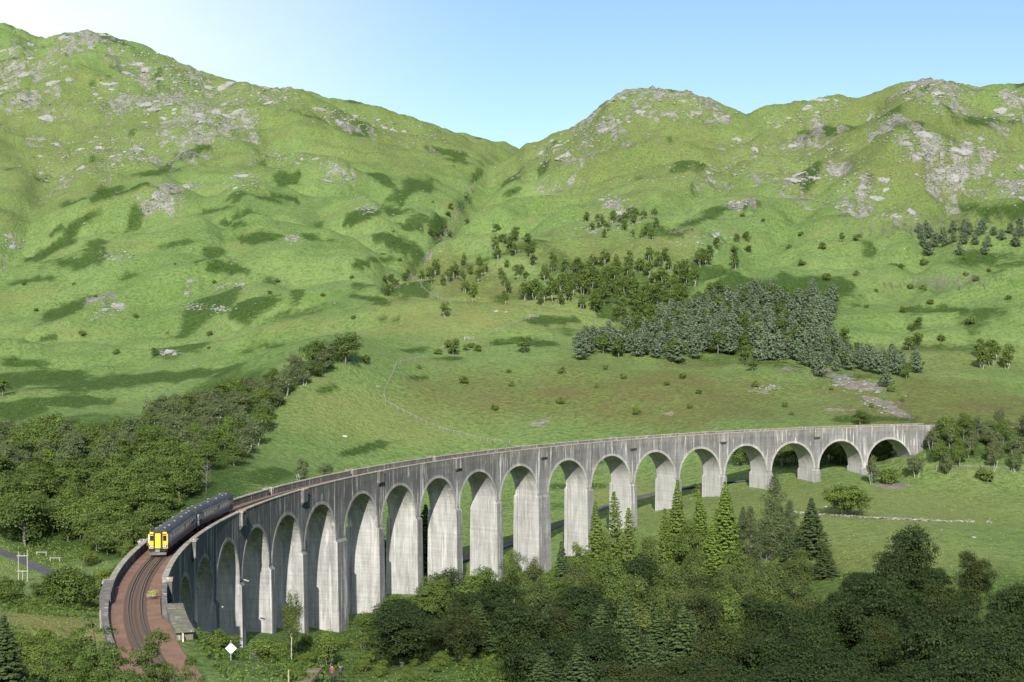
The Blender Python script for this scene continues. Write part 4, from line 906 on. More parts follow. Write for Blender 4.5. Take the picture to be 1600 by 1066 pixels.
# --- trees in front of the viaduct, one by one
FG = [(455, 905, 250, NEAR_BIRCH, .5, 'slender young birch in front of the white piers left of centre'), (512, 985, 250, NEAR_BUSH, 1.6, 'low bush at the foot of the pier with the wide shoulder'),
      (575, 950, 282, NEAR_BROAD, .78, 'bushy tree against the foot of the fourth lit pier'), (618, 922, 300, NEAR_BROAD, .75, 'green tree rising before the pier left of the dense clump'), (655, 925, 288, NEAR_DARK, .85, 'dark rounded tree at the left of the dense clump before the piers'),
      (702, 882, 300, NEAR_DARK, 1.0, 'tallest dark rounded tree of the dense clump before the piers'), (752, 878, 305, NEAR_BROAD, 1.0, 'rounded green tree right of the tallest dark tree before the piers'), (800, 850, 322, NEAR_BIRCH, .95, 'loose yellowish birch before the wide double pier'), (830, 856, 330, NEAR_BIRCH, .85, 'loose pale tree just right of the wide double pier foot'),
      (880, 850, 330, NEAR_DSPR, .8, 'small blue-green spruce right of the wide double pier'), (935, 790, 345, NEAR_SPR, .8, 'green spruce before the ninth pier from the right end'), (963, 776, 342, NEAR_LARCH, .9, 'tall larch with a pale straight trunk before the arches'), (905, 838, 335, NEAR_BROAD, .7, 'small bright tree at the foot of the pier beside the larch'),
      (1010, 825, 335, NEAR_BIRCH, .9, 'feathery grey-green birch between the larch and the spruces'), (1058, 757, 345, NEAR_SPR, .85, 'leftmost tall bright spruce before the right arches'), (1098, 770, 352, NEAR_SPR, .7, 'narrow spruce in the middle of the three bright spruces'), (1130, 760, 342, NEAR_SPR, 1.05, 'widest bright spruce standing left of the tall grey poplar'), (1158, 795, 352, NEAR_DSPR, .8, 'dull spruce half hidden between the bright spruce and the poplar'),
      (1205, 740, 348, NEAR_POP, 1.0, 'tallest grey-green poplar before the right arches'), (1238, 835, 335, NEAR_DSPR, .95, 'small dark spruce at the right foot of the tall poplar'), (1268, 782, 345, NEAR_DSPR, 1.1, 'dark spruce standing alone at the edge of the field right of the poplar'),
      (985, 800, 330, NEAR_LARCH, .8, 'bright green larch close to the right of the tall pale-trunked larch'), (1035, 800, 335, NEAR_LARCH, .75, 'thin larch just left of the bright spruces'), (1078, 800, 340, NEAR_BROAD, .8, 'green broad tree between the first two bright spruces'), (1115, 812, 330, NEAR_SPR, .8, 'shorter bright spruce in front of the three tall ones'), (1175, 790, 345, NEAR_POP, .8, 'shorter grey tree leaning against the tall poplar on its left'), (1232, 780, 350, NEAR_POP, .75, 'grey tree close against the tall poplar on its right'), (1250, 850, 322, NEAR_BIRCH, 1.0, 'feathery birch below the dark spruces by the field'), (1290, 850, 330, NEAR_DSPR, .85, 'low dark spruce at the field edge'), (900, 862, 320, NEAR_BIRCH, .95, 'soft grey-green birch below the small bright tree'), (945, 845, 322, NEAR_BROAD, .9, 'broad green tree below the larch'), (1150, 850, 318, NEAR_BROAD, .95, 'broad green tree below the poplar'), (860, 880, 318, NEAR_BROAD, .8, 'broad green tree at the foot of the double pier'),
      (1085, 850, 312, NEAR_BIRCH, 1.1, 'olive birch in front of the bright spruces'), (1192, 880, 318, None, 0, ''), (1420, 812, 300, NEAR_DARK, 1.15, 'big dark bushy tree rising above the field on the right'), (1395, 845, 292, NEAR_DARK, .9, 'lower left shoulder tree of the big dark bushy tree'), (1520, 852, 288, NEAR_OLIVE, 1.2, 'grey-green loose tree right of the big dark bushy tree'),
      (1340, 885, 305, NEAR_DARK, .85, 'low dark round tree at the field edge left of the big dark tree'), (1585, 900, 265, NEAR_DARK, 1.0, 'dark tree at the right edge below the field')]
for u, top, d, kk, w, lab in FG:
    if kk is None: continue
    x, y, z, h = up(u, top, d); H0 = {id(NEAR_BIRCH): 13, id(NEAR_OLIVE): 13, id(NEAR_BROAD): 12, id(NEAR_DARK): 12, id(NEAR_SPR): 20, id(NEAR_DSPR): 16, id(NEAR_LARCH): 20, id(NEAR_POP): 22, id(NEAR_BUSH): 2.6}[id(kk)]
    sz_ = max(.35, h/H0)*(1.07 if kk in (NEAR_SPR, NEAR_DSPR, NEAR_LARCH) else 1.0); plant(kk, x, y, z-.3, min(w, 1.7*sz_), sz_, lab)
x, y, z, h = up(1195, 868, 322); plant(DEAD, x, y, z, 1.0, max(.5, h/9), 'pale bare tree in front of the tall grey poplar')
# --- the belt of trees that fills the lower right
CONT = [(540, 985), (560, 950), (600, 945), (640, 915), (700, 890), (760, 875), (820, 870), (880, 862), (950, 845), (1010, 845), (1100, 845), (1200, 850), (1290, 870), (1330, 890), (1380, 865), (1460, 865), (1500, 885), (1560, 910), (1640, 920)]
cx_, cy_ = zip(*CONT); r_ = np.random.default_rng(5); pl = []
for t in range(4000):
    u = r_.uniform(560, 1660); top = float(np.interp(u, cx_, cy_))+5+r_.random()**.9*235
    if top > 1085 or (u < 830 and top > 905 and u < 560+(1085-top)*0 + (700 if top > 985 else 0)): continue
    if u < 820 and top > 955: continue
    d = float(np.interp(top, [840, 1085], [325, 165]))*r_.uniform(.95, 1.05)*(1-.11*min(1, max(0, (u-1380)/120)))
    if r_.random() < .3 and top > 900: top -= r_.uniform(8, 30)
    x, y, z, h = up(u, top, d)
    if h < 5 or h > 18: continue
    if abs(math.hypot(x-CX, y-CY)-RT) < 9: continue
    if all((x-q[0])**2+(y-q[1])**2 > 6.2**2 for q in pl): pl.append((x, y, z, h, u, top, d))
    if len(pl) >= 140: break
BELT = 'trees of the belt along the lower right'
for x, y, z, h, u, top, d in pl:
    right = u > 1280; low = top > 908; k = random.choice((NEAR_DARK, NEAR_DARK, NEAR_DARK, NEAR_DARK, NEAR_OLIVE) if right else (NEAR_DARK, NEAR_DARK, NEAR_OLIVE, NEAR_OLIVE, NEAR_DSPR) if low else (NEAR_DARK, NEAR_BIRCH, NEAR_BROAD, NEAR_BIRCH, NEAR_OLIVE))  # darker kinds low down and to the right paint that corner's shade
    lab = ('dark' if k is NEAR_DARK else 'olive' if k is NEAR_OLIVE else 'dark pointed' if k is NEAR_DSPR else 'grey-green birch' if k is NEAR_BIRCH else 'green')+' tree of the '+('lower right belt' if right else 'lower middle belt' if u > 850 else 'clump below the double pier')
    plant(k, x, y, z-.4, U(.85, 1.3), h/(13 if k in (NEAR_BIRCH, NEAR_OLIVE) else 16 if k is NEAR_DSPR else 12), lab, BELT)
# --- field and the right end of the viaduct
for u, v, k, s, sz, lab in [(1322, 806, NEAR_SHRUB, 1.45, 1.45, 'round olive tree standing alone behind the stone wall in the field'), (1363, 757, MID_BIRCH, .55, .95, 'slim birch with a pale trunk before the last arch'), (1392, 755, MID_BROAD, .7, .42, 'bright low bushy tree under the last arch'), (1432, 748, MID_BIRCH, .7, .85, 'birch with a forked white trunk at the end of the viaduct'),
                            (1385, 756, MID_BUSH, 1.4, 1.5, 'green bush in the shade under the last arch'), (1310, 722, MID_BUSH, 1.5, 1.1, 'yellow-green bush under the second arch from the right'), (1480, 742, MID_BIRCH, .6, .75, 'thin birch right of the forked white birch'), (1540, 752, MID_BUSH, 1.6, 1.4, 'round bush at the foot of the wood on the right'), (1095, 775, MID_BUSH, 1.4, 1.2, 'bush at the foot of the fifth pier from the right'), (1345, 664, MID_BROAD, .7, .5, 'leafy tree top seen above the right end of the parapet')]:
    x, y, z, d = at(u, v); plant(k, x, y, z-.3, s, sz, lab)
for poly, n, gap, lab in [([(1455, 700), (1510, 690), (1610, 690), (1610, 742), (1520, 738), (1462, 735)], 22, 5.0, 'tree with pale trunk in the right end wood'), ([(1455, 672), (1610, 668), (1610, 688), (1470, 695)], 14, 5.5, 'bushy tree above the right end of the viaduct')]:
    for x, y, z, d, u, v in scatter(poly, n, gap, n): plant(random.choice((MID_BROAD, MID_BIRCH, MID_BIRCH)), x, y, z-.3, U(.5, .85), U(.6, .95), lab, 'trees of the wood at the right end of the viaduct')
for k in range(30):
    u = 1150+k*9.0+U(-5, 5); x, y, z, d = at(u, U(712, 726) if u > 1270 else U(722, 735)); q = math.hypot(x-CX, y-CY)
    if q < R1+4: x, y = CX+(x-CX)*(R1+U(4, 9))/q, CY+(y-CY)*(R1+U(4, 9))/q; z = float(zt(x, y))
    plant(random.choice((MID_OAK, MID_BROAD)), x, y, z-.3, U(.5, .72), U(.6, .85), 'dark tree in shade behind the right arches', 'trees behind the right arches')
for u, v, s in ((655, 900, .9), (665, 905, 1.0), (600, 890, .9), (575, 880, .8)):
    d = 372 if u > 620 else 352; X, Y, Z = ray([u], [v]); x, y = float(X[0]*d), float(Y[0]*d); z = float(zt(x, y))
    plant(NEAR_DSPR if u > 620 else MID_BROAD, x, y, z-.3, 1.1*s, 1.05*s if u > 620 else 1.2*s, 'dark spruce seen through the arch behind the lit piers' if u > 620 else 'green tree seen through the arches left of the spruce', 'trees seen behind the tall left arches')
for u, v, s, lab in ((470, 752, .8, 'upright grey-green tree rising behind the left parapet'), (508, 742, .5, 'smaller upright tree behind the parapet right of the grey-green one')):
    x, y, z, d = at(u, v); plant(MID_BIRCH, x, y, z-1.0, .6, s, lab)
# --- far hillside
for poly, n, gap, kk, lab, grp, sc in [
    ([(895, 552), (930, 535), (1000, 522), (1060, 500), (1100, 500), (1140, 555), (1020, 560)], 82, 3.7, FAR_PINE, 'blue-green pine in the plantation, left half', 'pines of the plantation', (.95, 1.3)),
    ([(1060, 498), (1130, 455), (1270, 465), (1290, 490), (1310, 555), (1240, 572), (1140, 557), (1100, 500)], 124, 4.2, FAR_PINE, 'blue-green pine in the plantation, upper middle', 'pines of the plantation', (.95, 1.3)),
    ([(1310, 545), (1380, 560), (1440, 582), (1400, 588), (1330, 584), (1245, 574)], 40, 4.0, FAR_PINE, 'blue-green pine in the plantation, right tail', 'pines of the plantation', (.75, 1.05)),
    ([(1430, 372), (1500, 362), (1600, 366), (1600, 386), (1450, 388)], 30, 6, FAR_PINE, 'dark pine in the high group near the right edge', 'pines of the high group', (.7, 1.0)),
    ([(830, 465), (900, 440), (960, 455), (930, 490), (850, 484)], 26, 4.6, FAR_BIRCH, 'birch at the lower left of the hillside wood', 'trees of the birch wood on the hill', (.9, 1.25)),
    ([(880, 430), (960, 410), (1060, 415), (1085, 450), (1060, 478), (960, 470)], 50, 5.2, FAR_BIRCH, 'birch in the middle of the hillside wood', 'trees of the birch wood on the hill', (.85, 1.2)),
    ([(930, 475), (1060, 470), (1080, 490), (1000, 520), (960, 512)], 22, 6.5, FAR_OAK, 'broad tree between the hillside wood and the pines', 'trees of the birch wood on the hill', (.85, 1.2)),
    ([(700, 425), (760, 395), (860, 400), (880, 430), (800, 462), (720, 468)], 30, 8, FAR_BIRCH, 'scattered birch on the slope left of the birch wood', 'scattered birches on the slope', (.6, 1.0)),
    ([(915, 345), (990, 335), (1030, 345), (1020, 378), (930, 372)], 24, 7, FAR_BIRCH, 'small birch among the rocks above the birch wood', 'birches among the rocks', (.6, .95)),
    ([(655, 432), (690, 420), (720, 440), (680, 445)], 6, 5, FAR_BIRCH, 'birch beside the stream above the fence corner', 'birches by the stream', (.8, 1.1)),
    ([(600, 440), (640, 430), (640, 455), (610, 468)], 7, 6, FAR_OAK, 'low tree along the left bank of the stream', 'low trees on the stream bank', (.5, .8)),
    ([(665, 372), (690, 352), (745, 285), (752, 292), (700, 365), (675, 385)], 9, 9, FAR_OAK, 'small dark tree in the upper stream gully', 'trees in the stream gully', (.5, .8)),
    ([(780, 376), (800, 372), (830, 374), (825, 384), (790, 386)], 7, 5.5, FAR_OAK, 'dark tree in the small clump high on the slope', 'trees of the small high clump', (.75, 1.0)),
    ([(1090, 410), (1110, 405), (1115, 418), (1095, 422)], 4, 4, FAR_BIRCH, 'tall birch in the pair right of the birch wood', 'birches right of the wood', (.95, 1.2)),
    ([(1120, 380), (1160, 376), (1160, 386), (1125, 388)], 5, 5, FAR_OAK, 'small dark tree beside the pale rocks on the hill', 'trees beside the pale rocks', (.6, .9)),
    ([(1260, 470), (1300, 455), (1310, 480), (1270, 490)], 6, 6, FAR_PINE, 'lone pine at the upper right of the plantation', 'pines at the upper right of the plantation', (.7, 1.1)),
    ([(1520, 560), (1575, 560), (1575, 578), (1525, 580)], 7, 5.5, FAR_BIRCH, 'tree in the clump on the right slope above the heath', 'trees of the right slope clump', (.8, 1.15)),
    ([(1400, 535), (1440, 525), (1440, 540), (1410, 545)], 4, 5, FAR_OAK, 'dark tree in the small clump right of the plantation', 'trees right of the plantation', (.6, .9)),
    ([(680, 552), (735, 545), (735, 556), (690, 558)], 6, 5, FAR_BUSH, 'dark bush in the row behind the fence corner', 'bushes behind the fence corner', (1.0, 1.6)),
    ([(460, 0), (461, 0), (460, 1)], 0, 5, FAR_BUSH, '', '', (1, 1)),
    ([(1150, 330), (1400, 380), (1590, 420), (1590, 540), (1460, 540), (1330, 470)], 26, 20, FAR_BUSH, 'small dark bush dotted over the right slope', 'bushes dotted over the right slope', (.8, 1.7)),
    ([(640, 570), (1400, 590), (1450, 640), (800, 660)], 22, 16, FAR_BUSH, 'low bush on the heath behind the viaduct', 'bushes on the heath', (.5, 1.1)),
    ([(20, 420), (560, 400), (700, 300), (600, 500), (100, 580)], 20, 30, FAR_BUSH, 'small bush on the open left hillside', 'bushes on the left hillside', (.6, 1.2))]:
    for x, y, z, d, u, v in (scatter(poly, n, gap, n*7+int(poly[0][0]), 16) if n else []):
        s = U(*sc); k_ = FAR_OAK if kk is FAR_PINE and 'plantation' in grp and random.random() < .14 else kk
        if k_ is FAR_OAK and kk is FAR_PINE: plant(k_, x, y, z-.3, s*.8, s*.95, 'olive broadleaf tree among the pines of the plantation', 'broadleaf trees in the plantation'); continue
        plant(kk, x, y, z-.3, s*U(.9, 1.1), s*U(.9, 1.15), lab, grp)
for u, v, kk, s, lab in [(820, 552, FAR_OAK, .9, 'dark double bush tree standing alone behind the heath'), (697, 497, FAR_BIRCH, .9, 'lone upright tree at the lip of the stream bank'), (710, 556, FAR_BIRCH, .85, 'small dark upright tree behind the fence corner'), (1148, 422, FAR_BIRCH, 1.1, 'lone spreading birch on the open slope right of the birch wood'), (1316, 380, FAR_BIRCH, .75, 'lone small tree high on the right slope'),
                         (1058, 566, FAR_OAK, 1.3, 'large dark round tree at the front edge of the plantation'), (1150, 416, FAR_BIRCH, .7, 'second birch touching the lone spreading birch'), (240, 558, FAR_OAK, .6, 'small dark tree beside the grey slab on the left slope'), (725, 600, FAR_BUSH, 1.3, 'dark bush on the heath near the fence'), (1175, 580, FAR_OAK, .6, 'dark bush tree below the front edge of the plantation'), (5, 620, FAR_OAK, 1.0, 'dark tree at the left edge above the wood')]:
    x, y, z, d = at(u, v); plant(kk, x, y, z-.3, s, s, lab)
for poly, n, lab in [([(1380, 452), (1440, 446), (1580, 442), (1590, 450), (1480, 460)], 40, 'bare grey birch in the lower leafless band'), ([(1330, 372), (1400, 356), (1560, 340), (1570, 352), (1420, 378)], 40, 'bare grey birch in the upper leafless band')]:
    for x, y, z, d, u, v in scatter(poly, n, 4.0, n+int(poly[0][0])): plant(DEAD, x, y, z, U(.7, 1.0), U(.55, .85), lab, 'leafless birches on the right slope')
# --- bushes on the rough ground in front of the piers
BR_ = 'bushes on the rough ground before the piers'
for poly, n, gap, lab, sc in [([(400, 1012), (560, 1000), (700, 1000), (860, 1010), (860, 1066), (560, 1066), (420, 1060)], 46, 3.2, 'low green bush on rough ground before the piers', (.35, .9)), ([(310, 992), (350, 996), (385, 1010), (352, 1016), (325, 1012)], 9, 2.0, 'leafy bush on the bank beside the track end', (.45, .85)),
                              ([(560, 985), (800, 960), (860, 1000), (700, 1005)], 22, 3.0, 'yellow-green bush at the foot of the dense clump', (.6, 1.2)), ([(0, 950), (190, 935), (190, 950), (0, 960)], 26, 2.6, 'bright bracken bush on the bank left of the end pillar', (.3, .6)), ([(0, 1000), (90, 1010), (120, 1060), (0, 1066)], 16, 3.0, 'green bush in the lower left corner', (.4, .8))]:
    for x, y, z, d, u, v in scatter(poly, n, gap, n+3): s = U(*sc); plant(NEAR_BUSH, x, y, z-.15, s*U(1, 1.4), s, lab, BR_ if 'piers' in lab or 'clump' in lab else 'bushes on the banks at the lower left')
x, y, z = A(-1.783, R0+1.5, ZB-.05); plant([broadleaf('flowering_bush', 3, 1.3, 1.5, .1, 9, 1500, .10, L_FLOW, B_GREY, 'bush', (.2, .3), .85, 0, 3)], x, y, z, 1.0, 1.0, 'small pale flowering bush growing on the ballast inside the right parapet')
for pr_ in [o for o in COL.objects if o.type == "EMPTY" and o.get("category") and not o.get("label")]:   # kinds that found no place
    if pr_.name not in _used:
        for c_ in list(pr_.children): bpy.data.objects.remove(c_)
        bpy.data.objects.remove(pr_)

# ---------------------------------------------------------------- rocks on the hills
rockm = NM('hill_rock'); p = rockm.pos(); a = rockm.noise(p, .5, 6, .7); b = rockm.noise(p, 2.5, 4, .7); oi = rockm.n('ShaderNodeObjectInfo')
c = rockm.mix(rockm.ramp(a, .35, .65), (0.15, 0.15, 0.148), (0.31, 0.308, 0.30)); c = rockm.mix(rockm.ramp(b, .55, .7, 0, .6), c, (0.12, 0.135, 0.06)); c = rockm.mix(rockm.math('MULTIPLY', oi.outputs['Random'], .3), c, (0.33, 0.325, 0.31))
rockm.bsdf(c, .9, rockm.bump(rockm.math('ADD', a, b), .8, .5), 0, .15); M_ROCK = rockm.mat
import bmesh
def rock_geo(seed, sub, cuts=7):
    r = np.random.default_rng(seed); bmx = bmesh.new(); bmesh.ops.create_icosphere(bmx, subdivisions=sub, radius=1.0)
    V = np.array([v.co[:] for v in bmx.verts]); Fc = np.array([[q.index for q in f.verts] for f in bmx.faces]); bmx.free()
    for k in range(cuts):
        n = unit(r, 1)[0]; n[2] *= .7; n /= np.linalg.norm(n); h = r.uniform(.45, .8); dd = V@n; V = V-np.outer(np.maximum(dd-h, 0)*.92, n)
    V += .10*np.sin(V*r.uniform(3, 6, 3)+r.uniform(0, 6, 3))[:, [1, 2, 0]]+r.normal(size=V.shape)*.035
    V[:, 2] *= .62; return V, Fc
ROCKM = []
for k in range(8):
    rr_ = np.random.default_rng(300+k); Vs, Fs, b = [], [], 0
    for q in range(9):
        V, Fc = rock_geo(50+k*9+q, 2, 6); sc = rr_.uniform(.5, .75) if q else .95; c_ = np.array([np.clip(rr_.normal()*.6, -1, 1), np.clip(rr_.normal()*.36, -.6, .6), 0]) if q else np.zeros(3)
        Vs.append(V*sc*[1.25, .9, 1]+c_+[0, 0, -c_[1]*.15]); Fs.append(Fc+b); b += len(V)
    ROCKM.append(mesh_np('rock_outcrop', np.vstack(Vs), np.vstack(Fs), [M_ROCK]))
def zname(x, y):
    if x < 560 and y < 170: return 'along the left ridge top'
    if x < 260 and y < 290: return 'on the upper left shoulder'
    if x < 720: return 'midway up the left hill' if y < 400 else 'low on the left hillside'
    if x < 1180 and y < 230: return 'on the rounded central summit'
    if y < 200: return 'around the far right summit'
    if x > 1400 and y < 340: return 'below the far right summit'
    if y < 345: return 'midway up the right hill'
    if y < 400: return 'above the birches on the right hill'
    return 'on the heath behind the viaduct'
r_ = np.random.default_rng(21); small = []
area = np.array([q[2]*q[3]*(q[5] if len(q) > 5 else 1)**.5 for q in ROCKZ], float); num = np.maximum(2, (area**.62/(area**.62).sum()*262)).astype(int)
def in_ell(q, n):
    an = radians(q[4]) if len(q) > 4 else 0; t = r_.uniform(0, 2*pi, n); rr = np.sqrt(r_.random(n)); a = rr*np.cos(t)*q[2]; b = rr*np.sin(t)*q[3]
    return q[0]+a*cos(an)+b*sin(an), q[1]-a*sin(an)+b*cos(an)
for q, n in zip(ROCKZ, num):
    px, py = in_ell(q, n*2); x, y, z, d = hit(px, py); ok = np.where(np.isfinite(d))[0][:n]
    for k in ok:
        s = d[k]/F*(2.6+6.0*r_.random()**1.8)*(.6 if q[3] < 8 else 1)
        e_ = 4.0; gx = (float(zt(x[k]+e_, y[k]))-float(zt(x[k]-e_, y[k])))/(2*e_); gy = (float(zt(x[k], y[k]+e_))-float(zt(x[k], y[k]-e_)))/(2*e_)
        nrm = Vector((-gx*.9+r_.normal()*.1, -gy*.9+r_.normal()*.1, 1)).normalized(); o = link('rock_outcrop', random.choice(ROCKM))
        o.location = Vector((x[k], y[k], z[k]))-nrm*(s*.16); o.scale = (s*r_.uniform(.8, 1.6), s*r_.uniform(.7, 1.3), s*r_.uniform(.6, 1.2))
        o.rotation_euler = (nrm.to_track_quat('Z', 'Y').to_matrix() @ Matrix.Rotation(r_.uniform(-.7, .7)+(pi if r_.random() < .5 else 0), 3, 'Z')).to_euler()
        tag(o, 'grey rock outcrop '+zname(px[k], py[k]), 'rock', 'rock outcrops on the hills')
    m = int(n*30); px, py = in_ell(q, m); px = px+r_.normal(size=m)*q[2]*.25; py = py+r_.normal(size=m)*q[3]*.3; x, y, z, d = hit(px, py)
    for k in np.where(np.isfinite(d))[0]: small.append((x[k], y[k], z[k], d[k]/F*(.6+2.4*r_.random()**1.9)))
for poly, n in (([(0, 100), (800, 230), (700, 480), (0, 520)], 420), ([(840, 240), (1600, 140), (1600, 400), (700, 440)], 620), ([(640, 440), (700, 350), (730, 290), (742, 292), (700, 380), (655, 440)], 160), ([(1180, 570), (1420, 600), (1430, 650), (1300, 655)], 70), ([(800, 590), (1500, 620), (1400, 660), (820, 660)], 50)):
    for x, y, z, d, u, v in scatter(poly, n, 3.0, n): small.append((x, y, z, d/F*(.7+1.6*r_.random()**2)))
RV = [rock_geo(90+k, 1, 5) for k in range(6)]; Vs, Fs, b = [], [], 0
for x, y, z, s in small:
    V, Fc = RV[r_.integers(6)]; t = r_.uniform(0, 6.28); R_ = np.array([[cos(t), sin(t), 0], [-sin(t), cos(t), 0], [0, 0, 1]])
    Vs.append((V*[r_.uniform(.8, 1.6), 1, r_.uniform(.7, 1.2)]*s)@R_+[x, y, z-.05*s]); Fs.append(Fc+b); b += len(V)
tag(link('scattered_stones', mesh_np('scattered_stones', np.vstack(Vs), np.vstack(Fs), [M_ROCK])), kind='stuff')
M_PALE = simple('pale_boulder', (0.27, 0.26, 0.24), .9, .5, 1.2)
for u, v, s, lab in ((537, 682, 1.0, 'single whitish boulder on the green knoll left of the fence'), (590, 604, .7, 'small whitish boulder on the knoll near the top'), (1280, 805, .9, 'pale boulder at the left end of the stone wall'), (1521, 840, .5, 'small white stone alone in the field on the right'), (775, 487, 1.2, 'white boulder on the meadow below the small birches'), (790, 488, .8, 'smaller white boulder beside the one on the meadow'), (265, 551, 3.2, 'large grey slab on the lower left hillside beside a small tree'), (1290, 792, .6, 'small pale boulder above the stone wall')):
    x, y, z, d = at(u, v); V, Fc = rock_geo(900+int(u), 2); o = link('boulder', mesh_np('boulder', V*[1.3, .9, 1], Fc, [M_PALE])); o.data.materials[0] = M_PALE if s < 3 else M_ROCK; o.location = (x, y, z); o.scale = (s, s*.8, s*.8); tag(o, lab, 'boulder')

# ---------------------------------------------------------------- roads
asph = NM('asphalt'); p = asph.pos(); asph.bsdf(asph.mix(asph.ramp(asph.noise(p, .4, 5), .3, .7), (0.050, 0.051, 0.056), (0.085, 0.085, 0.09)), .85, None, 0, .25)
def wpath(pts, step=1.5):
    us = [q[0] for q in pts]; L = np.linspace(0, 1, 400); t = np.linspace(0, 1, len(pts)); u = np.interp(L, t, us); v = np.interp(L, t, [q[1] for q in pts]); x, y, z, d = hit(u, v); ok = np.isfinite(d); x, y = x[ok], y[ok]
    k = np.ones(31)/31; x = np.convolve(np.pad(x, 15, 'edge'), k, 'valid'); y = np.convolve(np.pad(y, 15, 'edge'), k, 'valid')
    s = np.concatenate([[0], np.cumsum(np.hypot(np.diff(x), np.diff(y)))]); n = max(3, int(s[-1]/step)); q = np.linspace(0, s[-1], n); return np.interp(q, s, x), np.interp(q, s, y)
def road(name, pts, wd, mat):
    x, y = wpath(pts); dx = np.gradient(x); dy = np.gradient(y); l = np.hypot(dx, dy)+1e-9; nx, ny = -dy/l, dx/l; cols = np.linspace(-wd/2, wd/2, 5)
    zz = np.max([zt(x+nx*c, y+ny*c) for c in cols], axis=0)+.10; zz = np.convolve(np.pad(zz, 4, 'edge'), np.ones(9)/9, 'valid')+.04
    mb = MB(); v = [(x[i]+nx[i]*c, y[i]+ny[i]*c, zz[i]-(.25 if abs(c) > wd/2-.01 else 0)) for i in range(len(x)) for c in (-wd/2, -wd/2+.12, wd/2-.12, wd/2)]
    mb.add(v, [(4*i+j, 4*i+j+1, 4*i+j+5, 4*i+j+4) for i in range(len(x)-1) for j in range(3)]); o = mb.build(name, mat); tag(o, kind='structure'); return o
road('lane', [(-30, 850), (0, 862), (30, 875), (60, 889), (100, 905), (150, 925)], 3.6, asph.mat)
road('road', [(690, 885), (780, 856), (870, 822), (935, 797), (1000, 777), (1060, 765), (1110, 757), (1180, 750)], 4.0, asph.mat)
dirt = simple('trodden_earth', (.15, .125, .075), .95, .3, 1)
road('footpath', [(470, 1072), (480, 1062), (486, 1057), (492, 1054)], 1.6, dirt)

# ---------------------------------------------------------------- walls, fences, poles, signs
x, y = wpath([(1235, 801), (1300, 806), (1380, 811), (1460, 815), (1555, 817), (1610, 820)], .42); Vs, Fs, b = [], [], 0
dwl = empty('dry_stone_wall', (float(x[len(x)//2]), float(y[len(x)//2]), float(zt(x[len(x)//2], y[len(x)//2])))); tag(dwl, 'low tumbled dry stone wall of pale stones across the field on the right', 'stone wall')
for i in range(len(x)):
    hh = .55+.35*vnoise(np.array([i*.09]), np.array([3.3]))[0]*2
    if vnoise(np.array([i*.13]), np.array([9.1]))[0] > .18: continue
    for k in range(3):
        V, Fc = RV[r_.integers(6)]; s = r_.uniform(.2, .4); t = r_.uniform(0, 6.28); R_ = np.array([[cos(t), sin(t), 0], [-sin(t), cos(t), 0], [0, 0, 1]]); ox, oy = r_.normal(size=2)*.2; zz = float(zt(x[i]+ox, y[i]+oy))+max(.05, hh*(k+.3)/4*r_.uniform(.8, 1.15))
        Vs.append((V*s*[1.2, 1, 1])@R_+[x[i]+ox-dwl.location.x, y[i]+oy-dwl.location.y, zz-dwl.location.z]); Fs.append(Fc+b); b += len(V)
o = link('stones', mesh_np('stones', np.vstack(Vs), np.vstack(Fs), [simple('wall_stone', (0.21, 0.205, 0.185), .9, .55, 1.0)]), dwl); tag(o, kind='stuff')
M_POST = simple('grey_weathered_wood', (.24, .23, .205), .9, .25, 3); M_WIRE = simple('galvanised_wire', (.22, .22, .205), .6, .15, 3)
def fence(pts, label, gap=3.0, h=1.15, rails=((.35, .03), (.75, .03), (1.08, .035)), pw=.07):
    x, y = wpath(pts, gap); z = zt(x, y); m = len(x)//2; root = empty('post_and_wire_fence', (float(x[m]), float(y[m]), float(z[m]))); tag(root, label, 'fence'); pm = None
    for i in range(len(x)):
        if pm is None: mb = MB(); mb.box(-pw, pw, -pw, pw, -.4, h); o = mb.build('post', M_POST, root); pm = o.data
        else: o = link('post', pm, root)
        o.location = (x[i]-x[m], y[i]-y[m], z[i]-z[m]); o.rotation_euler = (U(-.05, .05), U(-.05, .05), U(0, 1.5))
    for hz, rw in rails: mb = MB(); mb.tube([(x[i]-x[m], y[i]-y[m], z[i]-z[m]+hz) for i in range(len(x))], rw, 4); mb.build('wire', M_WIRE, root)
fence([(621, 567), (612, 590), (600, 613), (601, 628), (620, 640), (640, 649), (665, 663), (690, 672), (720, 680), (760, 690), (800, 694)], 'pale wire fence winding down the knoll behind the viaduct', 2.6, 1.25, ((.3, .03), (.7, .03), (1.1, .04)), .08)
fence([(626, 568), (645, 563), (662, 559)], 'short fence running right from the top of the winding fence', 2.5)
fence([(655, 440), (660, 450), (672, 460), (688, 468), (704, 473)], 'pale fence curving down from the stream to the meadow', 2.5, 1.2, ((.4, .06), (1.0, .06)))
fence([(765, 522), (790, 512), (815, 503), (828, 497)], 'fence line crossing the meadow between the two pale gates', 3.0, 1.1, ((.5, .05), (1.0, .05)))
fence([(1462, 735), (1500, 733), (1540, 734), (1605, 738)], 'fence of thin posts along the foot of the right wood', 3.5, 1.3)
def gate(u, v, lab, L=4.2):
    x, y, z, d = at(u, v); root = empty('field_gate', (x, y, z), .15); tag(root, lab, 'gate')
    for px_ in (-L/2, 0, L/2): mb = MB(); mb.box(px_-.1, px_+.1, -.1, .1, -.3, 1.6); mb.build('post', M_PALE, root)
    for hz in (.35, .8, 1.25): mb = MB(); mb.box(-L/2+.1, L/2-.1, -.13, -.1, hz, hz+.13); mb.build('rail', M_PALE, root)
gate(733, 531, 'pale wooden gate at the left end of the meadow fence'); gate(834, 496, 'pale wooden gate at the right end of the meadow fence')
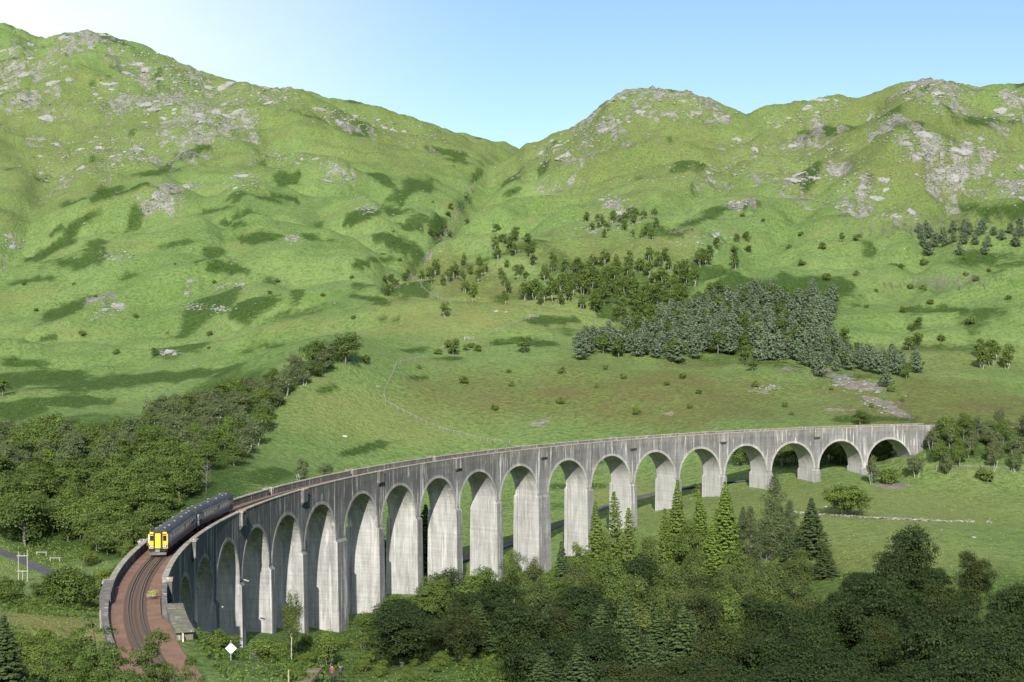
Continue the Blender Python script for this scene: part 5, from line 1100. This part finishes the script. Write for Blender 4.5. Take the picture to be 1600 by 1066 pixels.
M_POLE = simple('pale_pole_wood', (.30, .29, .26), .85, .15, 2)
x, y, z, d = at(36, 909); f_ = d/F; up_ = empty('utility_poles', (x, y, z)); tag(up_, 'pair of tall pale utility poles joined by crossbars beside the lane', 'utility poles')
for px_, hh, rr in ((-7*f_, 47*f_, .12), (7*f_, 50*f_, .12), (-.5*f_, 18*f_, .11)): mb = MB(); mb.tube([(px_, 0, -1), (px_, 0, hh)], [rr*1.1, rr*.85], 8); mb.build('pole', M_POLE, up_)
for hh in (16*f_, 40*f_): mb = MB(); mb.box(-9*f_, 9*f_, -.3, -.17, hh, hh+.2); mb.build('crossbar', M_POLE, up_)
for px_ in (-4*f_, 3*f_): mb = MB(); mb.tube([(px_, -.24, 40*f_+.2), (px_, -.24, 40*f_+.6)], .07, 6); mb.build('insulator', M_PALE, up_)
for u, v, L, lab in ((65, 868, 2.3, 'pale low wooden rail barrier on the grass above the lane, the left one'), (86, 877, 2.3, 'pale low wooden rail barrier on the grass above the lane, the right one')):
    x, y, z, d = at(u, v); root = empty('rail_barrier', (x, y, z), U(-.1, .1)); tag(root, lab, 'barrier')
    for s in (-1, 1): mb = MB(); mb.box(s*L/2-.09, s*L/2+.09, -.09, .09, -.3, .75); mb.build('post', M_POLE, root)
    mb = MB(); mb.box(-L/2-.2, L/2+.2, -.12, .12, .752, .9); mb.build('rail', M_POLE, root)
# diamond sign beside the track
X, Y, Z = ray([361], [1030]); d = 152.0; x, y, zc = float(X[0]*d), float(Y[0]*d), CAMZ+float(Z[0])*d; zg_ = float(zt(x, y))
sg_ = empty('diamond_sign', (x, y, zg_)); tag(sg_, 'white diamond sign on a thin grey post beside the near end of the track', 'sign'); f_ = d/F; hc = max(1.2, zc-zg_); h_ = 9.0*f_
mb = MB(); mb.hexa([(0, -.03, hc-h_), (h_, -.03, hc), (h_, 0, hc), (0, 0, hc-h_), (-h_, -.03, hc), (0, -.03, hc+h_), (0, 0, hc+h_), (-h_, 0, hc)])
mb = MB(); P4 = [(0, hc-h_), (h_, hc), (0, hc+h_), (-h_, hc)]; mb.add([(a, -.03, b) for a, b in P4]+[(a, .0, b) for a, b in P4], [(0, 1, 2, 3), (7, 6, 5, 4), (0, 4, 5, 1), (1, 5, 6, 2), (2, 6, 7, 3), (3, 7, 4, 0)]); mb.build('board', simple('sign_white', (.74, .77, .80), .5, .06, 1), sg_)
mb = MB(); mb.tube([(0, -.07, -.5), (0, -.07, hc+h_+.25)], .045, 8); mb.build('post', simple('sign_post_grey', (.30, .31, .32), .5, .1, 2), sg_)
x, y, z, d = at(451, 1068); mb = MB(); mb.tube([(0, 0, -.4), (0, 0, 1.25)], [.08, .07], 8); o = mb.build('wooden_post', simple('yellowish_post', (.38, .30, .15), .85), None); o.location = (x, y, z); tag(o, 'short yellowish wooden post at the bottom edge left of the walkers', 'post')

# ---------------------------------------------------------------- two walkers
SKIN = simple('skin', (.45, .28, .20), .6, .05, 3); HAIR = simple('dark_hair', (.03, .022, .018), .7, .2, 8)
def person(u, v, top, bot, lab, arms, bag):
    x, y, z, d = at(u, v); root = empty('person', (x, y, z)); tag(root, lab, 'person', None)
    me = bpy.data.meshes.new('body')
    J = [(0, 0, .95), (0, .01, 1.15), (0, .01, 1.36), (0, 0, 1.48), (0, -.02, 1.56), (0, -.03, 1.66), (0, -.02, 1.74),
         (.17, .01, 1.40), (.23, .02, 1.14), (.24, -.06, .90), (.25, -.08, .80), (-.17, .01, 1.40), (-.23, .02, 1.14), (-.24, -.06, .90), (-.25, -.08, .80),
         (.09, 0, .88), (.10, -.02, .50), (.10, .03, .08), (.10, -.12, .04), (-.09, 0, .88), (-.10, .03, .50), (-.10, .08, .08), (-.10, -.06, .04)]
    if arms:
        J[8], J[9], J[10] = (.27, -.12, 1.22), (.14, -.32, 1.50), (.09, -.36, 1.58); J[12], J[13], J[14] = (-.27, -.12, 1.22), (-.14, -.32, 1.50), (-.09, -.36, 1.58)
    E_ = [(0, 1), (1, 2), (2, 3), (3, 4), (4, 5), (5, 6), (2, 7), (7, 8), (8, 9), (9, 10), (2, 11), (11, 12), (12, 13), (13, 14), (0, 15), (15, 16), (16, 17), (17, 18), (0, 19), (19, 20), (20, 21), (21, 22)]
    R_ = [.15, .145, .15, .07, .075, .105, .07, .075, .05, .04, .035, .075, .05, .04, .035, .10, .065, .045, .035, .10, .065, .045, .035]
    me.from_pydata(J, E_, []); o = link('body', me, root); sk = o.modifiers.new('skin', 'SKIN'); lay = me.skin_vertices[0].data
    for i, q in enumerate(R_): lay[i].radius = (q, q*.8)
    lay[0].use_root = True; o.modifiers.new('sub', 'SUBSURF').levels = 2; o.modifiers['sub'].render_levels = 2
    for m_ in (top, bot, SKIN): pass
    mt = NM('clothes'); p_ = mt.coord('Object'); sp = mt.n('ShaderNodeSeparateXYZ'); mt.l(p_, sp.inputs[0]); cc = mt.mix(mt.math('GREATER_THAN', sp.outputs[2], .93), bot, top); cc = mt.mix(mt.math('GREATER_THAN', sp.outputs[2], 1.49), cc, (.45, .28, .20)); cc = mt.mix(mt.math('LESS_THAN', sp.outputs[2], .07), cc, (.04, .035, .03)); mt.bsdf(cc, .8); me.materials.append(mt.mat)
    bmx = bmesh.new(); bmesh.ops.create_icosphere(bmx, subdivisions=2, radius=.118); hm = bpy.data.meshes.new('hair'); bmx.to_mesh(hm); bmx.free(); hm.materials.append(HAIR); ho = link('hair', hm, root, (0, .02, 1.70)); ho.scale = (.95, 1.05, .95)
    if bag: mb = MB(); mb.box(-.16, .16, .14, .30, 1.02, 1.45); mb.build('backpack', simple('backpack_cloth', bag, .8), root, bevel=.04)
    root.rotation_euler = (0, 0, pi); return root
person(519, 1067, (.16, .07, .07), (.05, .05, .06), 'walker in a dull red top, left of two at the bottom edge', False, None)
person(532, 1067, (.03, .035, .05), (.03, .03, .035), 'walker in dark clothes with raised arms, right of two at the bottom edge', True, (.05, .05, .07))

# ---------------------------------------------------------------- rough grass, bracken and tussocks
def tufts(name, polys, n, size, mat, seed, keep=None, lift=.35, hup=.35):
    r = np.random.default_rng(seed); PX, PY = [], []
    for poly, share in polys:
        P_ = np.array(poly, float); lo, hi = P_.min(0), P_.max(0); m = int(n*share*2.2); px = r.uniform(lo[0], hi[0], m); py = r.uniform(lo[1], hi[1], m); k = inpoly(px, py, poly); PX.append(px[k][:int(n*share)]); PY.append(py[k][:int(n*share)])
    px, py = np.concatenate(PX), np.concatenate(PY); out = []
    xs, ys, zs, ds = [], [], [], []
    for a in range(0, len(px), 6000): q = hit(px[a:a+6000], py[a:a+6000]); [l_.append(v_) for l_, v_ in zip((xs, ys, zs, ds), q)]
    x, y, z, d = map(np.concatenate, (xs, ys, zs, ds)); ok = np.isfinite(d); x, y, z, d = x[ok], y[ok], z[ok], d[ok]
    tr = np.abs(np.hypot(x-CX, y-CY)-RT); tt = np.arctan2(x-CX, y-CY); ok = (tr > 5.2) | ((tt > TH_L+.03) & (tt < TH_R-.02) & (z < ZB-3))
    if keep is not None: ok &= keep(x, y, r)
    x, y, z, d = x[ok], y[ok], z[ok], d[ok]; s = size*np.clip(d/300, .7, 9)*r.uniform(.6, 1.4, len(x)); nn = np.stack([r.normal(size=len(x))*.7, -np.abs(r.normal(size=len(x)))*.7, hup+r.random(len(x))*.7], -1)
    me = crown_mesh(name, [(np.stack([x, y, z+s*lift*r.uniform(.4, 1.3, len(x))], -1), nn, s, r.random(len(x)), .8)], mat, r); return tag(link(name, me), kind='stuff')
near = [([(300, 985), (400, 1000), (560, 985), (860, 985), (900, 1066), (330, 1066)], 1.0)]
tufts('bracken', near+[([(0, 935), (190, 920), (200, 965), (0, 965)], .35), ([(0, 980), (120, 985), (160, 1066), (0, 1066)], .3)], 15000, .55, L_FERN2, 3, lambda x, y, r: vnoise(x/5, y/5)+.5 > r.uniform(.25, .75, len(x)), .8)
tufts('rough_grass', [([(-10, 930), (190, 925), (240, 1000), (0, 1066), (-10, 1066)], .3), ([(300, 985), (860, 980), (860, 1066), (330, 1066)], .35), ([(1180, 740), (1610, 735), (1610, 930), (1250, 900), (1000, 850), (880, 800)], .8), ([(0, 840), (130, 850), (200, 900), (0, 920)], .2), ([(560, 760), (1100, 750), (1000, 800), (860, 850), (600, 900)], .35)], 20000, .28, L_GRS, 4, lambda x, y, r: vnoise(x/7, y/7)+.5 > r.uniform(.1, .8, len(x)), .35)
tufts('grass_tussocks', [([(0, 70), (820, 240), (1600, 150), (1600, 660), (1300, 660), (840, 690), (420, 740), (380, 700), (430, 640), (580, 560), (380, 580), (200, 640), (0, 640)], 1.0)], 52000, .26, L_GRS, 5, lambda x, y, r: (vnoise(x/25, y/16)+.5 > r.uniform(.15, .9, len(x))) & (samp(RK, x, y) < .4) & (samp(BR, x, y) < .45), .12, .8)
tufts('bracken_patches', [([(0, 200), (820, 240), (1600, 190), (1600, 660), (840, 690), (420, 750), (0, 650)], 1.0)], 120000, .30, L_FERN, 6, lambda x, y, r: samp(BR, x, y) > r.uniform(.45, .8, len(x)), .3, .7)

# ---------------------------------------------------------------- labels that single out each of a row of look-alikes
def ordn(k): return '%d%s' % (k, 'th' if 10 <= k % 100 <= 20 else {1: 'st', 2: 'nd', 3: 'rd'}.get(k % 10, 'th'))
bpy.context.view_layer.update()
byl = {}
for o in COL.objects:
    if o.parent is None and o.get('label'): byl.setdefault(o['label'], []).append(o)
for lab, os_ in byl.items():
    if len(os_) < 2: continue
    pv = {o.name: project(*o.location) for o in os_}; n = len(os_); rows = 1 if n <= 6 else 2 if n <= 16 else 3 if n <= 36 else 4
    os_.sort(key=lambda o: -pv[o.name][1]); names = {1: [''], 2: ['front row', 'back row'], 3: ['front row', 'middle row', 'back row'], 4: ['front row', 'second row', 'third row', 'back row']}[rows]
    for k in range(rows):
        row = sorted(os_[k*n//rows:(k+1)*n//rows], key=lambda o: pv[o.name][0])
        for q, o in enumerate(row):
            if len(lab.split()) > 11: print('LONG', lab)
            o['label'] = lab+', '+(names[k]+' ' if names[k] else '')+ordn(q+1)+' from left'
